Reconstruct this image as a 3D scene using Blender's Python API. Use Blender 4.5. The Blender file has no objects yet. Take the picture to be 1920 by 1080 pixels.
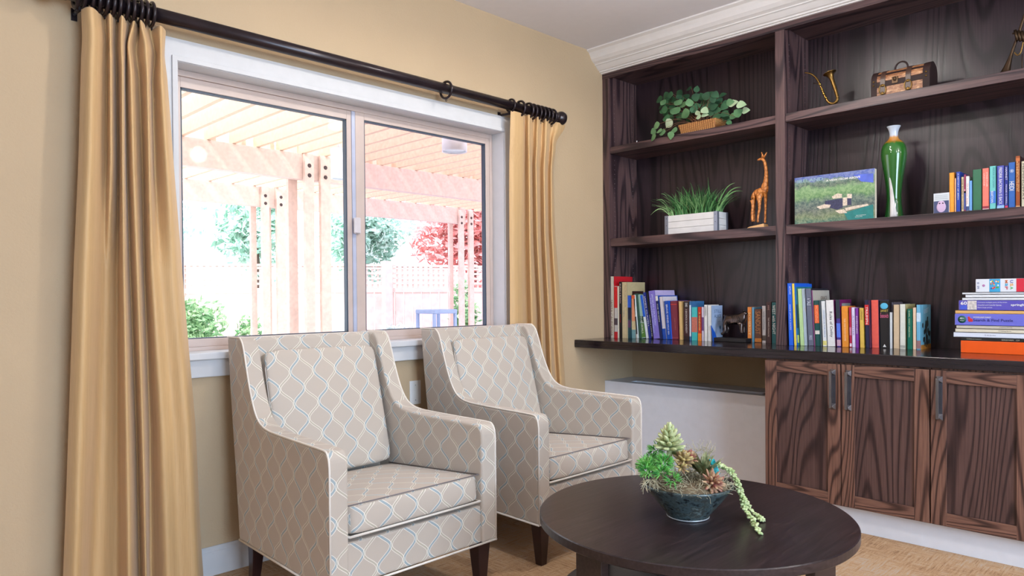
import bpy, bmesh, math, random
from mathutils import Vector, Matrix, noise
random.seed(7)
sc = bpy.context.scene
COL = sc.collection
PI = math.pi
# ------------------------------------------------------------------ camera model (x along the window wall, y into it, z up)
F, YAW, PITCH, ROLL, SHY, H = 1342.15, 0.781488, -0.0105226, -0.0079094, 30.42, 1.17
fw = Vector((math.sin(YAW)*math.cos(PITCH), math.cos(YAW)*math.cos(PITCH), math.sin(PITCH)))
rt = Vector((math.cos(YAW), -math.sin(YAW), 0)); up = rt.cross(fw)
R2 = math.cos(ROLL)*rt + math.sin(ROLL)*up; U2 = -math.sin(ROLL)*rt + math.cos(ROLL)*up
EYE = Vector((0, 0, H))
def ray(px, py): return R2*((px-960)/F) - U2*((py-540-SHY)/F) + fw
def onx(px, py, x): d = ray(px, py); return EYE + d*(x/d.x)
def ony(px, py, y): d = ray(px, py); return EYE + d*(y/d.y)
def onz(px, py, z): d = ray(px, py); return EYE + d*((z-H)/d.z)
cam = bpy.data.cameras.new('camera'); camo = bpy.data.objects.new('camera', cam); COL.objects.link(camo)
camo.matrix_world = Matrix.Translation(EYE) @ Matrix((R2, U2, -fw)).transposed().to_4x4()
cam.sensor_width = 36; cam.lens = F/1920*36; cam.shift_y = SHY/1920; cam.clip_start = .05; cam.clip_end = 200
sc.camera = camo

# ------------------------------------------------------------------ materials
def lin(c):
    c = c/255.0
    return c/12.92 if c <= .04045 else ((c+.055)/1.055)**2.4
def rgb(r, g, b): return (lin(r), lin(g), lin(b), 1)
class NT:
    def __init__(s, name):
        s.m = bpy.data.materials.new(name); s.m.use_nodes = True; s.t = s.m.node_tree; s.t.nodes.clear()
        s.out = s.n('ShaderNodeOutputMaterial'); s.b = s.n('ShaderNodeBsdfPrincipled'); s.l(s.b.outputs[0], s.out.inputs[0])
    def n(s, k, **kw):
        o = s.t.nodes.new(k)
        for a, v in kw.items(): setattr(o, a, v)
        return o
    def l(s, a, b): s.t.links.new(a, b)
    def math(s, op, a, b=None, c=None):
        o = s.n('ShaderNodeMath', operation=op)
        for i, v in enumerate((a, b, c)):
            if v is None: continue
            if isinstance(v, (int, float)): o.inputs[i].default_value = v
            else: s.l(v, o.inputs[i])
        return o.outputs[0]
    def mix(s, f, a, b):
        o = s.n('ShaderNodeMix', data_type='RGBA')
        for i, v in ((0, f), (6, a), (7, b)):
            if isinstance(v, (int, float)): o.inputs[i].default_value = v
            elif isinstance(v, tuple): o.inputs[i].default_value = v
            else: s.l(v, o.inputs[i])
        return o.outputs[2]
    def coord(s, scale=(1, 1, 1), uv=False, rot=(0, 0, 0)):
        tc = s.n('ShaderNodeTexCoord'); mp = s.n('ShaderNodeMapping'); mp.inputs['Scale'].default_value = scale; mp.inputs['Rotation'].default_value = rot
        s.l(tc.outputs['UV' if uv else 'Object'], mp.inputs[0]); return mp.outputs[0]
    def noise(s, v, scale, detail=2, rough=.5):
        o = s.n('ShaderNodeTexNoise'); s.l(v, o.inputs['Vector']); o.inputs['Scale'].default_value = scale
        o.inputs['Detail'].default_value = detail; o.inputs['Roughness'].default_value = rough; return o.outputs[0]
    def ramp(s, f, stops):
        o = s.n('ShaderNodeValToRGB'); s.l(f, o.inputs[0]); e = o.color_ramp.elements
        while len(e) < len(stops): e.new(.5)
        for i, (p, c) in enumerate(stops): e[i].position = p; e[i].color = c
        return o.outputs[0]
    def bump(s, h, strength, dist=.01):
        o = s.n('ShaderNodeBump'); o.inputs['Strength'].default_value = strength; o.inputs['Distance'].default_value = dist
        s.l(h, o.inputs['Height']); s.l(o.outputs[0], s.b.inputs['Normal'])
    def base(s, c):
        if isinstance(c, tuple): s.b.inputs['Base Color'].default_value = c
        else: s.l(c, s.b.inputs['Base Color'])
    def p(s, **kw):
        for k, v in kw.items(): s.b.inputs[k].default_value = v
_mc = {}
def M(c, rough=.5, metal=0, var=.06, scale=20, name=None, spec=.5, coat=0):
    """plain painted / plastic / paper surface with slight procedural variation; c = sRGB tuple"""
    key = (c, rough, metal, var, scale, spec, coat)
    if key in _mc: return _mc[key]
    t = NT(name or 'mat_%d_%d_%d' % c)
    a = rgb(*c); n = t.noise(t.coord(), scale, 3)
    lo = tuple(x*(1-var) for x in a[:3])+(1,); hi = tuple(min(1, x*(1+var)) for x in a[:3])+(1,)
    t.base(t.ramp(n, [(.3, lo), (.7, hi)])); t.p(Roughness=rough, Metallic=metal); t.b.inputs['Specular IOR Level'].default_value = spec
    t.b.inputs['Coat Weight'].default_value = coat
    _mc[key] = t.m; return t.m
def wood(name, axis, dark, mid, light, rough=.42, rings=26, bump=.25, low=3.0, spec=.5):
    t = NT(name); s = [1, 1, 1]; s[axis] = .09; v = t.coord(tuple(s))
    n = t.noise(v, low, 2, .4)
    w = t.math('SINE', t.math('MULTIPLY', n, rings*6.283)); w = t.math('MULTIPLY_ADD', w, .5, .5); w = t.math('POWER', w, 4.5)
    s2 = [1, 1, 1]; s2[axis] = .025; f = t.noise(t.coord(tuple(s2)), 190, 3, .6)
    big = t.noise(t.coord(tuple(s)), 5, 2)
    k = t.math('ADD', t.math('MULTIPLY', w, .34), t.math('ADD', t.math('MULTIPLY', f, .5), t.math('MULTIPLY', big, .25)))
    c = t.ramp(k, [(.28, light), (.52, mid), (.85, dark)])
    t.base(c); t.p(Roughness=rough); t.b.inputs['Specular IOR Level'].default_value = spec
    t.bump(t.math('SUBTRACT', 1.0, k), bump, .003); return t.m
WD, WM, WL = rgb(24, 15, 20), rgb(60, 42, 46), rgb(104, 78, 76)
wood_z = wood('stained_oak_vertical', 2, WD, WM, WL); wood_y = wood('stained_oak_along', 1, WD, WM, WL)
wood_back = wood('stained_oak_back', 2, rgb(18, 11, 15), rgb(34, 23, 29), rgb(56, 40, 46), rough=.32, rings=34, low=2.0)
CDk, CMd, CLt = rgb(34, 20, 18), rgb(84, 56, 48), rgb(134, 96, 80)
cab_z = wood('cabinet_oak_vertical', 2, CDk, CMd, CLt, rings=34, low=3.4); cab_y = wood('cabinet_oak_along', 1, CDk, CMd, CLt, rings=34, low=3.4)
cab_p = wood('cabinet_oak_panel', 2, rgb(30, 18, 19), rgb(66, 45, 43), rgb(98, 72, 66), rings=42, low=2.6)
t = NT('counter_black'); n = t.noise(t.coord((1, .05, 1)), 60, 3); t.base(t.ramp(n, [(.3, rgb(26, 21, 24)), (.7, rgb(46, 38, 42))])); t.p(Roughness=.16); counter_m = t.m
t = NT('table_espresso'); n = t.noise(t.coord((.06, 1, 1), rot=(0, 0, -.35)), 110, 3, .6); t.base(t.ramp(n, [(.35, rgb(34, 24, 26)), (.75, rgb(58, 45, 47))]))
t.p(Roughness=.3); t.bump(n, .25, .001); table_m = t.m
# painted textured wall
def wallmat(name, c):
    t = NT(name); n = t.noise(t.coord(), 110, 3, .6); m = t.noise(t.coord(), 3, 2); a = rgb(*c)
    t.base(t.ramp(m, [(.3, tuple(x*.95 for x in a[:3])+(1,)), (.7, a)])); t.p(Roughness=.75); t.bump(n, .4, .004); return t.m
wall_m = wallmat('tan_wall_paint', (196, 170, 136))
ceil_m = M((242, 238, 242), .85, var=.01, name='ceiling_paint'); trim_m = M((206, 204, 204), .6, var=.02, name='white_trim', spec=.2)
crown_m = M((238, 232, 228), .45, var=.02, name='crown_paint')
# carpet
t = NT('carpet'); v = t.coord()
br = t.n('ShaderNodeTexBrick'); t.l(v, br.inputs['Vector']); br.inputs['Scale'].default_value = 9; br.inputs['Mortar Size'].default_value = .0; br.offset = .5
br.inputs['Color1'].default_value = (0, 0, 0, 1); br.inputs['Color2'].default_value = (1, 1, 1, 1)
sx = t.noise(t.coord((14, 1, 1)), 9, 4, .7); sy = t.noise(t.coord((1, 14, 1)), 9, 4, .7)
g = t.noise(v, 260, 2, .6); big = t.noise(v, 2.2, 3)
mixn = t.n('ShaderNodeMix', data_type='FLOAT'); t.l(br.outputs['Color'], mixn.inputs[0]); t.l(sx, mixn.inputs[2]); t.l(sy, mixn.inputs[3])
k = t.math('ADD', t.math('MULTIPLY', mixn.outputs[0], .75), t.math('ADD', t.math('MULTIPLY', g, .3), t.math('MULTIPLY', big, .25)))
t.base(t.ramp(k, [(.44, rgb(104, 78, 60)), (.56, rgb(166, 130, 98)), (.66, rgb(200, 164, 126)), (.80, rgb(192, 180, 166))])); t.p(Roughness=.95)
t.b.inputs['Specular IOR Level'].default_value = .1; t.bump(g, .6, .004); carpet_m = t.m
# chair fabric: ogee lattice in embroidered thread on beige
def fabric(name, base, W=.112, L=.128):
    t = NT(name); tc = t.n('ShaderNodeTexCoord'); sp = t.n('ShaderNodeSeparateXYZ'); t.l(tc.outputs['UV'], sp.inputs[0]); u, v = sp.outputs[0], sp.outputs[1]
    wob = t.noise(t.coord(uv=True), 9, 1); u = t.math('ADD', u, t.math('MULTIPLY_ADD', wob, .012, -.006))
    ph = t.math('MULTIPLY', v, 2*PI/L); s = t.math('MULTIPLY', t.math('SINE', ph), W*.235)
    slope = t.math('MULTIPLY', t.math('COSINE', ph), W*.235*2*PI/L); cs = t.math('POWER', t.math('ADD', t.math('MULTIPLY', slope, slope), 1.0), -.5)
    def dist(sign, off):
        a = t.math('ADD', t.math('MULTIPLY', s, float(sign)), off); d = t.math('SUBTRACT', u, a); d = t.math('ADD', d, W/2+W*40)
        d = t.math('MODULO', d, W); d = t.math('SUBTRACT', d, W/2); return t.math('MULTIPLY', t.math('ABSOLUTE', d), cs)
    d1, d2 = dist(1, 0.0), dist(-1, W/2)
    def band(d, c, w):  # 1 inside |d-c|<w, soft edge
        e = t.math('ABSOLUTE', t.math('SUBTRACT', d, c)); mr = t.n('ShaderNodeMapRange'); mr.inputs['From Min'].default_value = w*1.25; mr.inputs['From Max'].default_value = w*.6
        mr.inputs['To Min'].default_value = 0; mr.inputs['To Max'].default_value = 1; t.l(e, mr.inputs['Value']); return mr.outputs[0]
    col = t.mix(t.math('MULTIPLY', band(d1, 0, .0050), .85), rgb(*base), rgb(146, 162, 168))
    col = t.mix(t.math('MULTIPLY', band(d2, 0, .0032), .5), col, rgb(176, 170, 148))
    st = t.noise(t.coord((1, 1, 1), uv=True), 420, 1); stm = t.math('MULTIPLY_ADD', st, .6, .5)
    for d in (d1, d2):
        col = t.mix(t.math('MULTIPLY', band(d, .0052 if d is d1 else .0042, .0011), t.math('MINIMUM', stm, .95)), col, rgb(240, 232, 218))
    fine = t.noise(t.coord((1, .05, 1), uv=True), 500, 2)
    t.base(col); t.p(Roughness=.7); t.b.inputs['Sheen Weight'].default_value = .15
    bands = t.math('MAXIMUM', band(d1, 0, .006), band(d2, 0, .005)); t.bump(t.math('ADD', bands, t.math('MULTIPLY', fine, .2)), .35, .0015); return t.m
fab_m = fabric('ogee_fabric', (186, 172, 158)); welt_m = M((226, 216, 204), .7, name='welt_fabric'); seam_m = M((124, 116, 116), .8, name='dark_seam_cord')  # darker cord follows the top seam of the seat cushion
leg_m = M((48, 26, 26), .3, var=.15, name='dark_leg_wood')
t = NT('drape_fabric'); a = t.noise(t.coord((1, 1, .02), uv=False), 330, 3, .7); b2 = t.noise(t.coord((1, 1, .03)), 60, 2)
t.base(t.ramp(t.math('ADD', t.math('MULTIPLY', a, .6), t.math('MULTIPLY', b2, .4)), [(.3, rgb(190, 152, 102)), (.7, rgb(208, 170, 120))])); t.p(Roughness=.6); t.b.inputs['Sheen Weight'].default_value = .2
t.bump(a, .15, .001); drape_m = t.m
rod_m = M((40, 30, 34), .28, metal=.3, var=.2, name='bronze_rod')
frame_m = M((196, 176, 166), .4, var=.03, name='window_frame_taupe'); gasket_m = M((52, 66, 82), .5, name='gasket'); track_m = M((176, 180, 200), .35, name='track_metal')
def glass(name, tint, refl):
    t = NT(name); t.t.nodes.remove(t.b); tr = t.n('ShaderNodeBsdfTransparent'); tr.inputs[0].default_value = tint
    gl = t.n('ShaderNodeBsdfGlossy'); gl.inputs['Roughness'].default_value = .02; lw = t.n('ShaderNodeLayerWeight'); lw.inputs[0].default_value = .3
    mx = t.n('ShaderNodeMixShader'); t.l(t.math('MULTIPLY', lw.outputs['Fresnel'], refl), mx.inputs[0]); t.l(tr.outputs[0], mx.inputs[1]); t.l(gl.outputs[0], mx.inputs[2]); t.l(mx.outputs[0], t.out.inputs[0])
    return t.m
glass_a = glass('window_glass', (.97, .98, .98, 1), .08); glass_b = glass('screened_glass', (.86, .83, .87, 1), .10)
nickel = M((150, 150, 155), .35, metal=1, var=.1, name='brushed_nickel'); nickel_d = M((92, 94, 104), .45, metal=.8, var=.1, name='dark_nickel_plate')  # darker nickel for the flat plate behind each handle
brass = M((128, 98, 54), .36, metal=1, var=.35, scale=60, name='aged_brass'); brass_d = M((70, 52, 36), .4, metal=.8, var=.3, name='dark_brass')
white_p = M((236, 234, 232), .5, var=.02, name='white_plastic'); black_p = M((26, 22, 24), .5, name='black_plain')
paper_m = M((226, 214, 190), .8, var=.08, scale=200, name='page_paper')

# ------------------------------------------------------------------ mesh helpers
class MB:
    def __init__(s): s.v = []; s.f = []; s.mi = []; s.sm = []
    def add(s, vs, fs, mi=0, sm=False):
        o = len(s.v); s.v += [Vector(p) for p in vs]
        for f in fs: s.f.append([i+o for i in f]); s.mi.append(mi); s.sm.append(sm)
        return s
    def box(s, x0, x1, y0, y1, z0, z1, mi=0):
        if x0 > x1: x0, x1 = x1, x0
        if y0 > y1: y0, y1 = y1, y0
        if z0 > z1: z0, z1 = z1, z0
        v = [(x, y, z) for z in (z0, z1) for y in (y0, y1) for x in (x0, x1)]
        return s.add(v, [(0, 2, 3, 1), (4, 5, 7, 6), (0, 1, 5, 4), (2, 6, 7, 3), (0, 4, 6, 2), (1, 3, 7, 5)], mi)
    def hexa(s, c, mi=0):  # 8 corners: bottom 4 ccw, top 4 ccw
        return s.add(c, [(3, 2, 1, 0), (4, 5, 6, 7), (0, 1, 5, 4), (1, 2, 6, 5), (2, 3, 7, 6), (3, 0, 4, 7)], mi)
    def prism(s, pts, axis, a, b, mi=0, sm=False):
        """closed outline (2D) extruded along axis from a to b"""
        def P(q, w):
            q = list(q); q.insert(axis, w); return q
        n = len(pts); v = [P(q, a) for q in pts]+[P(q, b) for q in pts]
        s.add(v, [tuple(range(n))[::-1], tuple(range(n, 2*n))], mi)
        o = len(s.v)-2*n
        for i in range(n):
            j = (i+1) % n; s.f.append([o+i, o+j, o+n+j, o+n+i]); s.mi.append(mi); s.sm.append(sm)
        return s
    def lathe(s, prof, seg=32, c=(0, 0, 0), ax='z', mi=0, sm=True, mats=None):
        v = []; f = []; n = len(prof)
        for i in range(seg):
            a = 2*PI*i/seg
            for r, h in prof:
                q = (r*math.cos(a), r*math.sin(a), h)
                if ax == 'x': q = (q[2], q[0], q[1])
                if ax == 'y': q = (q[0], q[2], q[1])
                v.append((c[0]+q[0], c[1]+q[1], c[2]+q[2]))
        o = len(s.v); s.v += [Vector(p) for p in v]
        for i in range(seg):
            j = (i+1) % seg
            for k in range(n-1):
                s.f.append([o+i*n+k, o+j*n+k, o+j*n+k+1, o+i*n+k+1]); s.mi.append(mats[k] if mats else mi); s.sm.append(sm)
        for k, (r, h) in ((0, prof[0]), (n-1, prof[-1])):
            if r > 1e-5: s.f.append([o+i*n+k for i in (range(seg) if k else reversed(range(seg)))]); s.mi.append(mats[0 if k == 0 else -1] if mats else mi); s.sm.append(False)
        return s
    def tube(s, pts, r, seg=8, closed=False, mi=0, sm=True):
        pts = [Vector(p) for p in pts]; n = len(pts); rs = r if isinstance(r, (list, tuple)) else [r]*n
        T = []
        for i in range(n):
            a = pts[(i-1) % n] if (closed or i > 0) else pts[i]; b = pts[(i+1) % n] if (closed or i < n-1) else pts[i]
            d = (b-a); T.append(d.normalized() if d.length > 1e-9 else Vector((0, 0, 1)))
        ref = Vector((0, 0, 1)) if abs(T[0].z) < .9 else Vector((1, 0, 0)); N = (ref-T[0]*ref.dot(T[0])).normalized()
        o = len(s.v)
        for i in range(n):
            N = (N-T[i]*N.dot(T[i])); N = N.normalized() if N.length > 1e-6 else Vector((1, 0, 0)); B = T[i].cross(N)
            for k in range(seg):
                a = 2*PI*k/seg; s.v.append(pts[i]+(N*math.cos(a)+B*math.sin(a))*rs[i])
        for i in range(n if closed else n-1):
            j = (i+1) % n
            for k in range(seg):
                l = (k+1) % seg; s.f.append([o+i*seg+k, o+i*seg+l, o+j*seg+l, o+j*seg+k]); s.mi.append(mi); s.sm.append(sm)
        if not closed:
            s.f.append([o+k for k in reversed(range(seg))]); s.mi.append(mi); s.sm.append(False)
            s.f.append([o+(n-1)*seg+k for k in range(seg)]); s.mi.append(mi); s.sm.append(False)
        return s
    def torus(s, c, R, r, ax, seg=28, sub=8, mi=0, tilt=0):
        pts = []
        for i in range(seg):
            a = 2*PI*i/seg; q = Vector((0, R*math.cos(a), R*math.sin(a)))
            if ax == 'y': q = Vector((q.y, 0, q.z))
            if ax == 'z': q = Vector((q.y, q.z, 0))
            if tilt: q = Matrix.Rotation(tilt, 3, 'Z') @ q
            pts.append(Vector(c)+q)
        return s.tube(pts, r, sub, True, mi)
    def ell(s, c, r, seg=14, rings=8, mi=0, rot=None):
        v = []; f = []
        for i in range(rings+1):
            th = PI*i/rings
            for k in range(seg):
                ph = 2*PI*k/seg; q = Vector((r[0]*math.sin(th)*math.cos(ph), r[1]*math.sin(th)*math.sin(ph), r[2]*math.cos(th)))
                if rot is not None: q = rot @ q
                v.append(Vector(c)+q)
        for i in range(rings):
            for k in range(seg):
                l = (k+1) % seg; f.append((i*seg+k, i*seg+l, (i+1)*seg+l, (i+1)*seg+k))
        return s.add(v, f, mi, True)
    def quad(s, a, b, c, d, mi=0): return s.add([a, b, c, d], [(0, 1, 2, 3)], mi)
    def pillow(s, c, hd, crown=(0, 0, 0), n=10, e=9, mi=0, rot=None):
        """rounded box with swollen faces: half dims hd, bulge per axis"""
        def mp(p):
            L = (abs(p[0])**e+abs(p[1])**e+abs(p[2])**e)**(1/e); q = [a/L for a in p]
            o = []
            for i in range(3):
                j, k = (i+1) % 3, (i+2) % 3
                o.append(q[i]*(hd[i]+crown[i]*(1-q[j]**2)*(1-q[k]**2)))
            o = Vector(o)
            if rot is not None: o = rot @ o
            return Vector(c)+o
        idx = {}; 
        def vid(p):
            k = tuple(round(a*1000) for a in p)
            if k not in idx: idx[k] = len(s.v); s.v.append(mp(p))
            return idx[k]
        g = [-math.cos(PI*i/n)*.0+(-1+2*i/n) for i in range(n+1)]
        g = [math.sin(a*PI/2)*.35+a*.65 for a in g]
        for ax in range(3):
            for sg in (-1, 1):
                for i in range(n):
                    for j in range(n):
                        q = []
                        for (a, b) in ((g[i], g[j]), (g[i+1], g[j]), (g[i+1], g[j+1]), (g[i], g[j+1])):
                            p = [0, 0, 0]; p[ax] = sg; p[(ax+1) % 3] = a; p[(ax+2) % 3] = b; q.append(vid(p))
                        if sg < 0: q.reverse()
                        s.f.append(q); s.mi.append(mi); s.sm.append(True)
        return s
    def build(s, name, mats, parent=None, org=None, bevel=0, seg=2, uv=None, sub=0):
        """org: world point the coordinates are measured from (defaults to the parent's)"""
        me = bpy.data.meshes.new(name)
        if org is None: org = parent['_o'] if parent is not None and '_o' in parent.keys() else (0, 0, 0)
        og = Vector(org); me.from_pydata([tuple(p-og) for p in s.v], [], s.f)
        if not isinstance(mats, (list, tuple)): mats = [mats]
        for m in mats: me.materials.append(m)
        for p, i, q in zip(me.polygons, s.mi, s.sm): p.material_index = i; p.use_smooth = q
        if uv:
            L = me.uv_layers.new(name='UVMap'); me.update()
            for p in me.polygons:
                nn = p.normal; a = max(range(3), key=lambda i: abs(nn[i])*(1.0 if i != 2 else .9))
                for li in p.loop_indices:
                    c = me.vertices[me.loops[li].vertex_index].co
                    L.data[li].uv = ((c.y, c.z), (c.x, c.z), (c.x, c.y))[a]
        me.update(); o = bpy.data.objects.new(name, me); COL.objects.link(o)
        if parent is not None: o.parent = parent; o['_o'] = list(og)
        else: o.location = og; o['_o'] = list(og)
        if bevel:
            b = o.modifiers.new('bevel', 'BEVEL'); b.width = bevel; b.segments = seg; b.limit_method = 'ANGLE'; b.angle_limit = math.radians(35)
        if sub: u = o.modifiers.new('sub', 'SUBSURF'); u.levels = sub; u.render_levels = sub
        return o
def tag(o, label=None, cat=None, group=None, kind=None):
    if label: o['label'] = label
    if cat: o['category'] = cat
    if group: o['group'] = group
    if kind: o['kind'] = kind
    return o
def thing(name, loc, label=None, cat=None, group=None, kind=None, local=False, rot=None):
    o = bpy.data.objects.new(name, None); COL.objects.link(o); o.location = loc; o.empty_display_size = .05
    o['_o'] = [0, 0, 0] if local else list(loc)
    if rot: o.rotation_euler = rot
    return tag(o, label, cat, group, kind)
def smooth_path(pts, n=8, closed=False):
    P = [Vector(p) for p in pts]; out = []; m = len(P)
    for i in range(m if closed else m-1):
        if closed: a, b, c, d = P[i-1], P[i], P[(i+1) % m], P[(i+2) % m]
        else: a, b, c, d = P[max(i-1, 0)], P[i], P[i+1], P[min(i+2, m-1)]
        for k in range(n):
            u = k/n; out.append(.5*((2*b)+(c-a)*u+(2*a-5*b+4*c-d)*u*u+(3*b-a-3*c+d)*u**3))
    if not closed: out.append(P[-1])
    return out
def text(body, o, X, Y, w, h, mat, parent, name='lettering', lift=.0006, bold=0):
    """flat lettering, centred on o, reading along X with its top towards Y, fitted into w x h"""
    cu = bpy.data.curves.new(name, 'FONT'); cu.body = body; cu.size = 1; cu.offset = bold; cu.resolution_u = 2; cu.space_line = .9
    ob = bpy.data.objects.new(name, cu); COL.objects.link(ob); bpy.context.view_layer.update()
    me = bpy.data.meshes.new_from_object(ob.evaluated_get(bpy.context.evaluated_depsgraph_get())); bpy.data.objects.remove(ob)
    xs = [v.co.x for v in me.vertices]; ys = [v.co.y for v in me.vertices]
    if not xs: return None
    X = Vector(X); Y = Vector(Y); N = X.cross(Y); sx = w/max(1e-6, max(xs)-min(xs)); sy = h/max(1e-6, max(ys)-min(ys)); cx = (max(xs)+min(xs))/2; cy = (max(ys)+min(ys))/2
    og = Vector(parent['_o'])
    for v in me.vertices: v.co = Vector(o)-og+X*((v.co.x-cx)*sx)+Y*((v.co.y-cy)*sy)+N*lift
    me.materials.clear(); me.materials.append(mat); q = bpy.data.objects.new(name, me); COL.objects.link(q); q.parent = parent; q['_o'] = list(og); return q
def S(name, mb, mats, **kw):
    return tag(mb.build(name, mats, **kw), kind='structure')

# ------------------------------------------------------------------ room shell
D = 3.051; XB = 4.247; CZ = 2.82; X0 = -3.2; Y0 = -3.6
S('floor', MB().box(X0, XB+.1, Y0, D+.15, -.1, 0), carpet_m)
S('ceiling', MB().box(X0, XB+.1, Y0, D+.15, CZ, CZ+.1), ceil_m)
WX0, WX1, WZ0, WZ1 = 1.085, 2.957, .945, 2.150   # rough opening
S('wall_back', MB().box(X0, WX0, D, D+.16, 0, CZ).box(WX1, XB+.1, D, D+.16, 0, CZ).box(WX0, WX1, D, D+.16, 0, WZ0).box(WX0, WX1, D, D+.16, WZ1, CZ), wall_m)
S('wall_right', MB().box(XB, XB+.1, Y0, D, 0, CZ), wall_m)
off_w = wallmat('off_white_paint', (222, 216, 208))
S('wall_left', MB().box(X0-.1, X0, Y0, D, 0, CZ), off_w)
S('wall_front', MB().box(X0, XB, Y0-.1, Y0, 0, CZ), off_w)
S('baseboard_back', MB().prism([(D, 0), (D-.015, 0), (D-.015, .098), (D-.010, .104), (D-.010, .114), (D-.005, .122), (D, .122)], 0, X0, 3.9), trim_m, bevel=.0015)
# crown moulding over the shelving
cp = [(3.752, 2.82), (3.752, 2.812), (3.772, 2.802), (3.785, 2.785), (3.797, 2.765), (3.815, 2.748), (3.836, 2.738), (3.836, 2.732), (3.845, 2.729), (3.86, 2.715), (3.872, 2.705), (3.885, 2.702), (3.885, 2.694), (3.900, 2.692), (3.900, 2.686), (4.0, 2.686), (4.0, 2.82)]
S('trim_1', MB().prism(cp, 1, -2.2, D), crown_m)
# ------------------------------------------------------------------ window
win = thing('window_1', (2.0, D, .85), kind='structure'); win['label'] = 'two-pane sliding window with white casing and taupe frame'
cs = MB(); yc0, yc1 = D-.022, D
cs.prism([(1.015, 2.232), (3.035, 2.232), (3.035, .90), (2.957, .90), (2.957, 2.150), (1.085, 2.150), (1.085, .90), (1.015, .90)], 1, yc0, yc1)
cs.prism([(1.075, 2.160), (2.967, 2.160), (2.967, .95), (2.95, .95), (2.95, 2.140), (1.095, 2.140), (1.095, .95), (1.075, .95)], 1, yc0-.008, yc0)
cs.box(1.085, 1.10, yc0, 3.145, .945, 2.15).box(2.945, 2.957, yc0, 3.145, .945, 2.15).box(1.10, 2.945, yc0, 3.145, 2.138, 2.15)
cs.build('casing', trim_m, win, bevel=.002)
MB().box(1.0, 3.05, yc0-.03, 3.145, .918, .948).box(1.01, 3.04, yc0-.006, D, .843, .918).build('sill', trim_m, win, bevel=.004)
fr = MB(); yf0, yf1 = 3.125, 3.20
fr.box(1.10, 1.125, yf0, yf1, .948, 2.138).box(2.922, 2.945, yf0, yf1, .948, 2.138).box(1.125, 2.922, yf0, yf1, 2.112, 2.138).box(1.125, 2.922, yf0, yf1, .948, .965)
fr.build('window_frame', frame_m, win, bevel=.0015)
def sash(x0, x1, y0, y1, st, top, gl, gm, sw2=None):
    sw2 = sw2 or st; z0, z1 = .965, 2.112
    m = MB().box(x0, x0+st, y0, y1, z0, z1).box(x1-sw2, x1, y0, y1, z0, z1).box(x0+st, x1-sw2, y0, y1, z1-top, z1).box(x0+st, x1-sw2, y0, y1, z0, z0+.035)
    s_ = m.build('sash', frame_m, win, bevel=.0015)
    a, b, c, d = x0+st, x1-sw2, z0+.035, z1-top; g = .006
    MB().box(a, a+g, y0+.004, y1, c, d).box(b-g, b, y0+.004, y1, c, d).box(a, b, y0+.004, y1, d-g, d).box(a, b, y0+.004, y1, c, c+g*.6).build('gasket', gasket_m, s_)
    MB().box(a, b, y0+.014, y0+.018, c, d).build('glass_pane', gm, s_); return s_
sash(1.125, 1.978, 3.135, 3.165, .022, .045, 0, glass_a, .026)
s2 = sash(1.998, 2.922, 3.128, 3.158, .052, .034, 0, glass_b, .03)
MB().box(1.978, 1.998, 3.131, 3.19, .965, 2.112).build('meeting_rail', track_m, win)
MB().box(1.985, 2.012, 3.108, 3.130, 1.494, 1.575).box(1.972, 2.006, 3.100, 3.112, 1.497, 1.572).build('latch', M((205, 196, 198), .4, name='latch_plastic'), win, bevel=.002)
# wall plate
pl = thing('outlet_cover', (2.297, D, .667), 'white blank wall plate low on the tan wall between the armchairs', 'wall plate')
MB().box(2.262, 2.333, D-.006, D+.001, .605, .730).build('plate', white_p, pl, bevel=.002)
for zz in (.628, .707): MB().lathe([(0, -.0072), (.003, -.0072), (.003, -.005)], 10, (2.297, D, zz), 'y').build('screw', M((190, 190, 190), .4, metal=.5), pl)

# ------------------------------------------------------------------ curtain rod, rings, drapes
RY, RZ, RR = 2.95, 2.277, .0272
rod = thing('curtain_rod', (2.0, RY, RZ), 'dark bronze curtain rod running above the window with ball finials', 'curtain rod')
MB().lathe([(RR, .69), (RR, 3.31)], 28, (0, RY, RZ), 'x').build('pole', rod_m, rod)
fin = [(RR, 0), (.031, .002), (.031, .008), (.024, .014), (.022, .02), (.03, .03), (.04, .045), (.043, .058), (.04, .073), (.028, .086), (.012, .094), (0, .096)]
MB().lathe(fin, 24, (3.31, RY, RZ), 'x').build('finial', rod_m, rod)
MB().lathe([(r, -h) for r, h in fin][::-1], 24, (.69, RY, RZ), 'x').build('finial', rod_m, rod)
for bx in (.735, 2.93):
    MB().tube([(bx, D, RZ-.04), (bx, RY+.01, RZ-.045)], .007).box(bx-.010, bx+.010, D-.005, D, RZ-.065, RZ-.02).torus((bx, RY, RZ-.0), RR+.008, .006, 'x').build('bracket', rod_m, rod)
def ring(px, label, group):
    x = ony(px, 29+(px-292)*.2517, RY).x; rr = .0385
    t_ = thing('curtain_ring', (x, RY, RZ+RR-rr+.006), label, 'curtain ring', group)
    MB().torus((x, RY, RZ+RR-rr+.006), .0435, .0068, 'x', tilt=random.uniform(-.06, .06)).build('ring', rod_m, t_)
    MB().torus((x, RY, RZ+RR-rr+.006-.054), .006, .0018, 'x', 12, 6).build('eyelet', rod_m, t_)
for px in (142, 155, 169, 183, 196, 209, 221, 234, 247, 260, 272, 284): ring(px, 'dark bronze curtain ring bunched on the rod above the wide near drape', 'curtain rings above the wide drape')
for px in (974.7, 990, 998, 1006, 1013, 1020, 1027, 1034): ring(px, 'dark bronze curtain ring bunched on the rod beside the far ball finial', 'curtain rings above the narrow drape')
ring(836.5, 'single dark bronze curtain ring alone on the rod mid-window', None)
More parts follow.
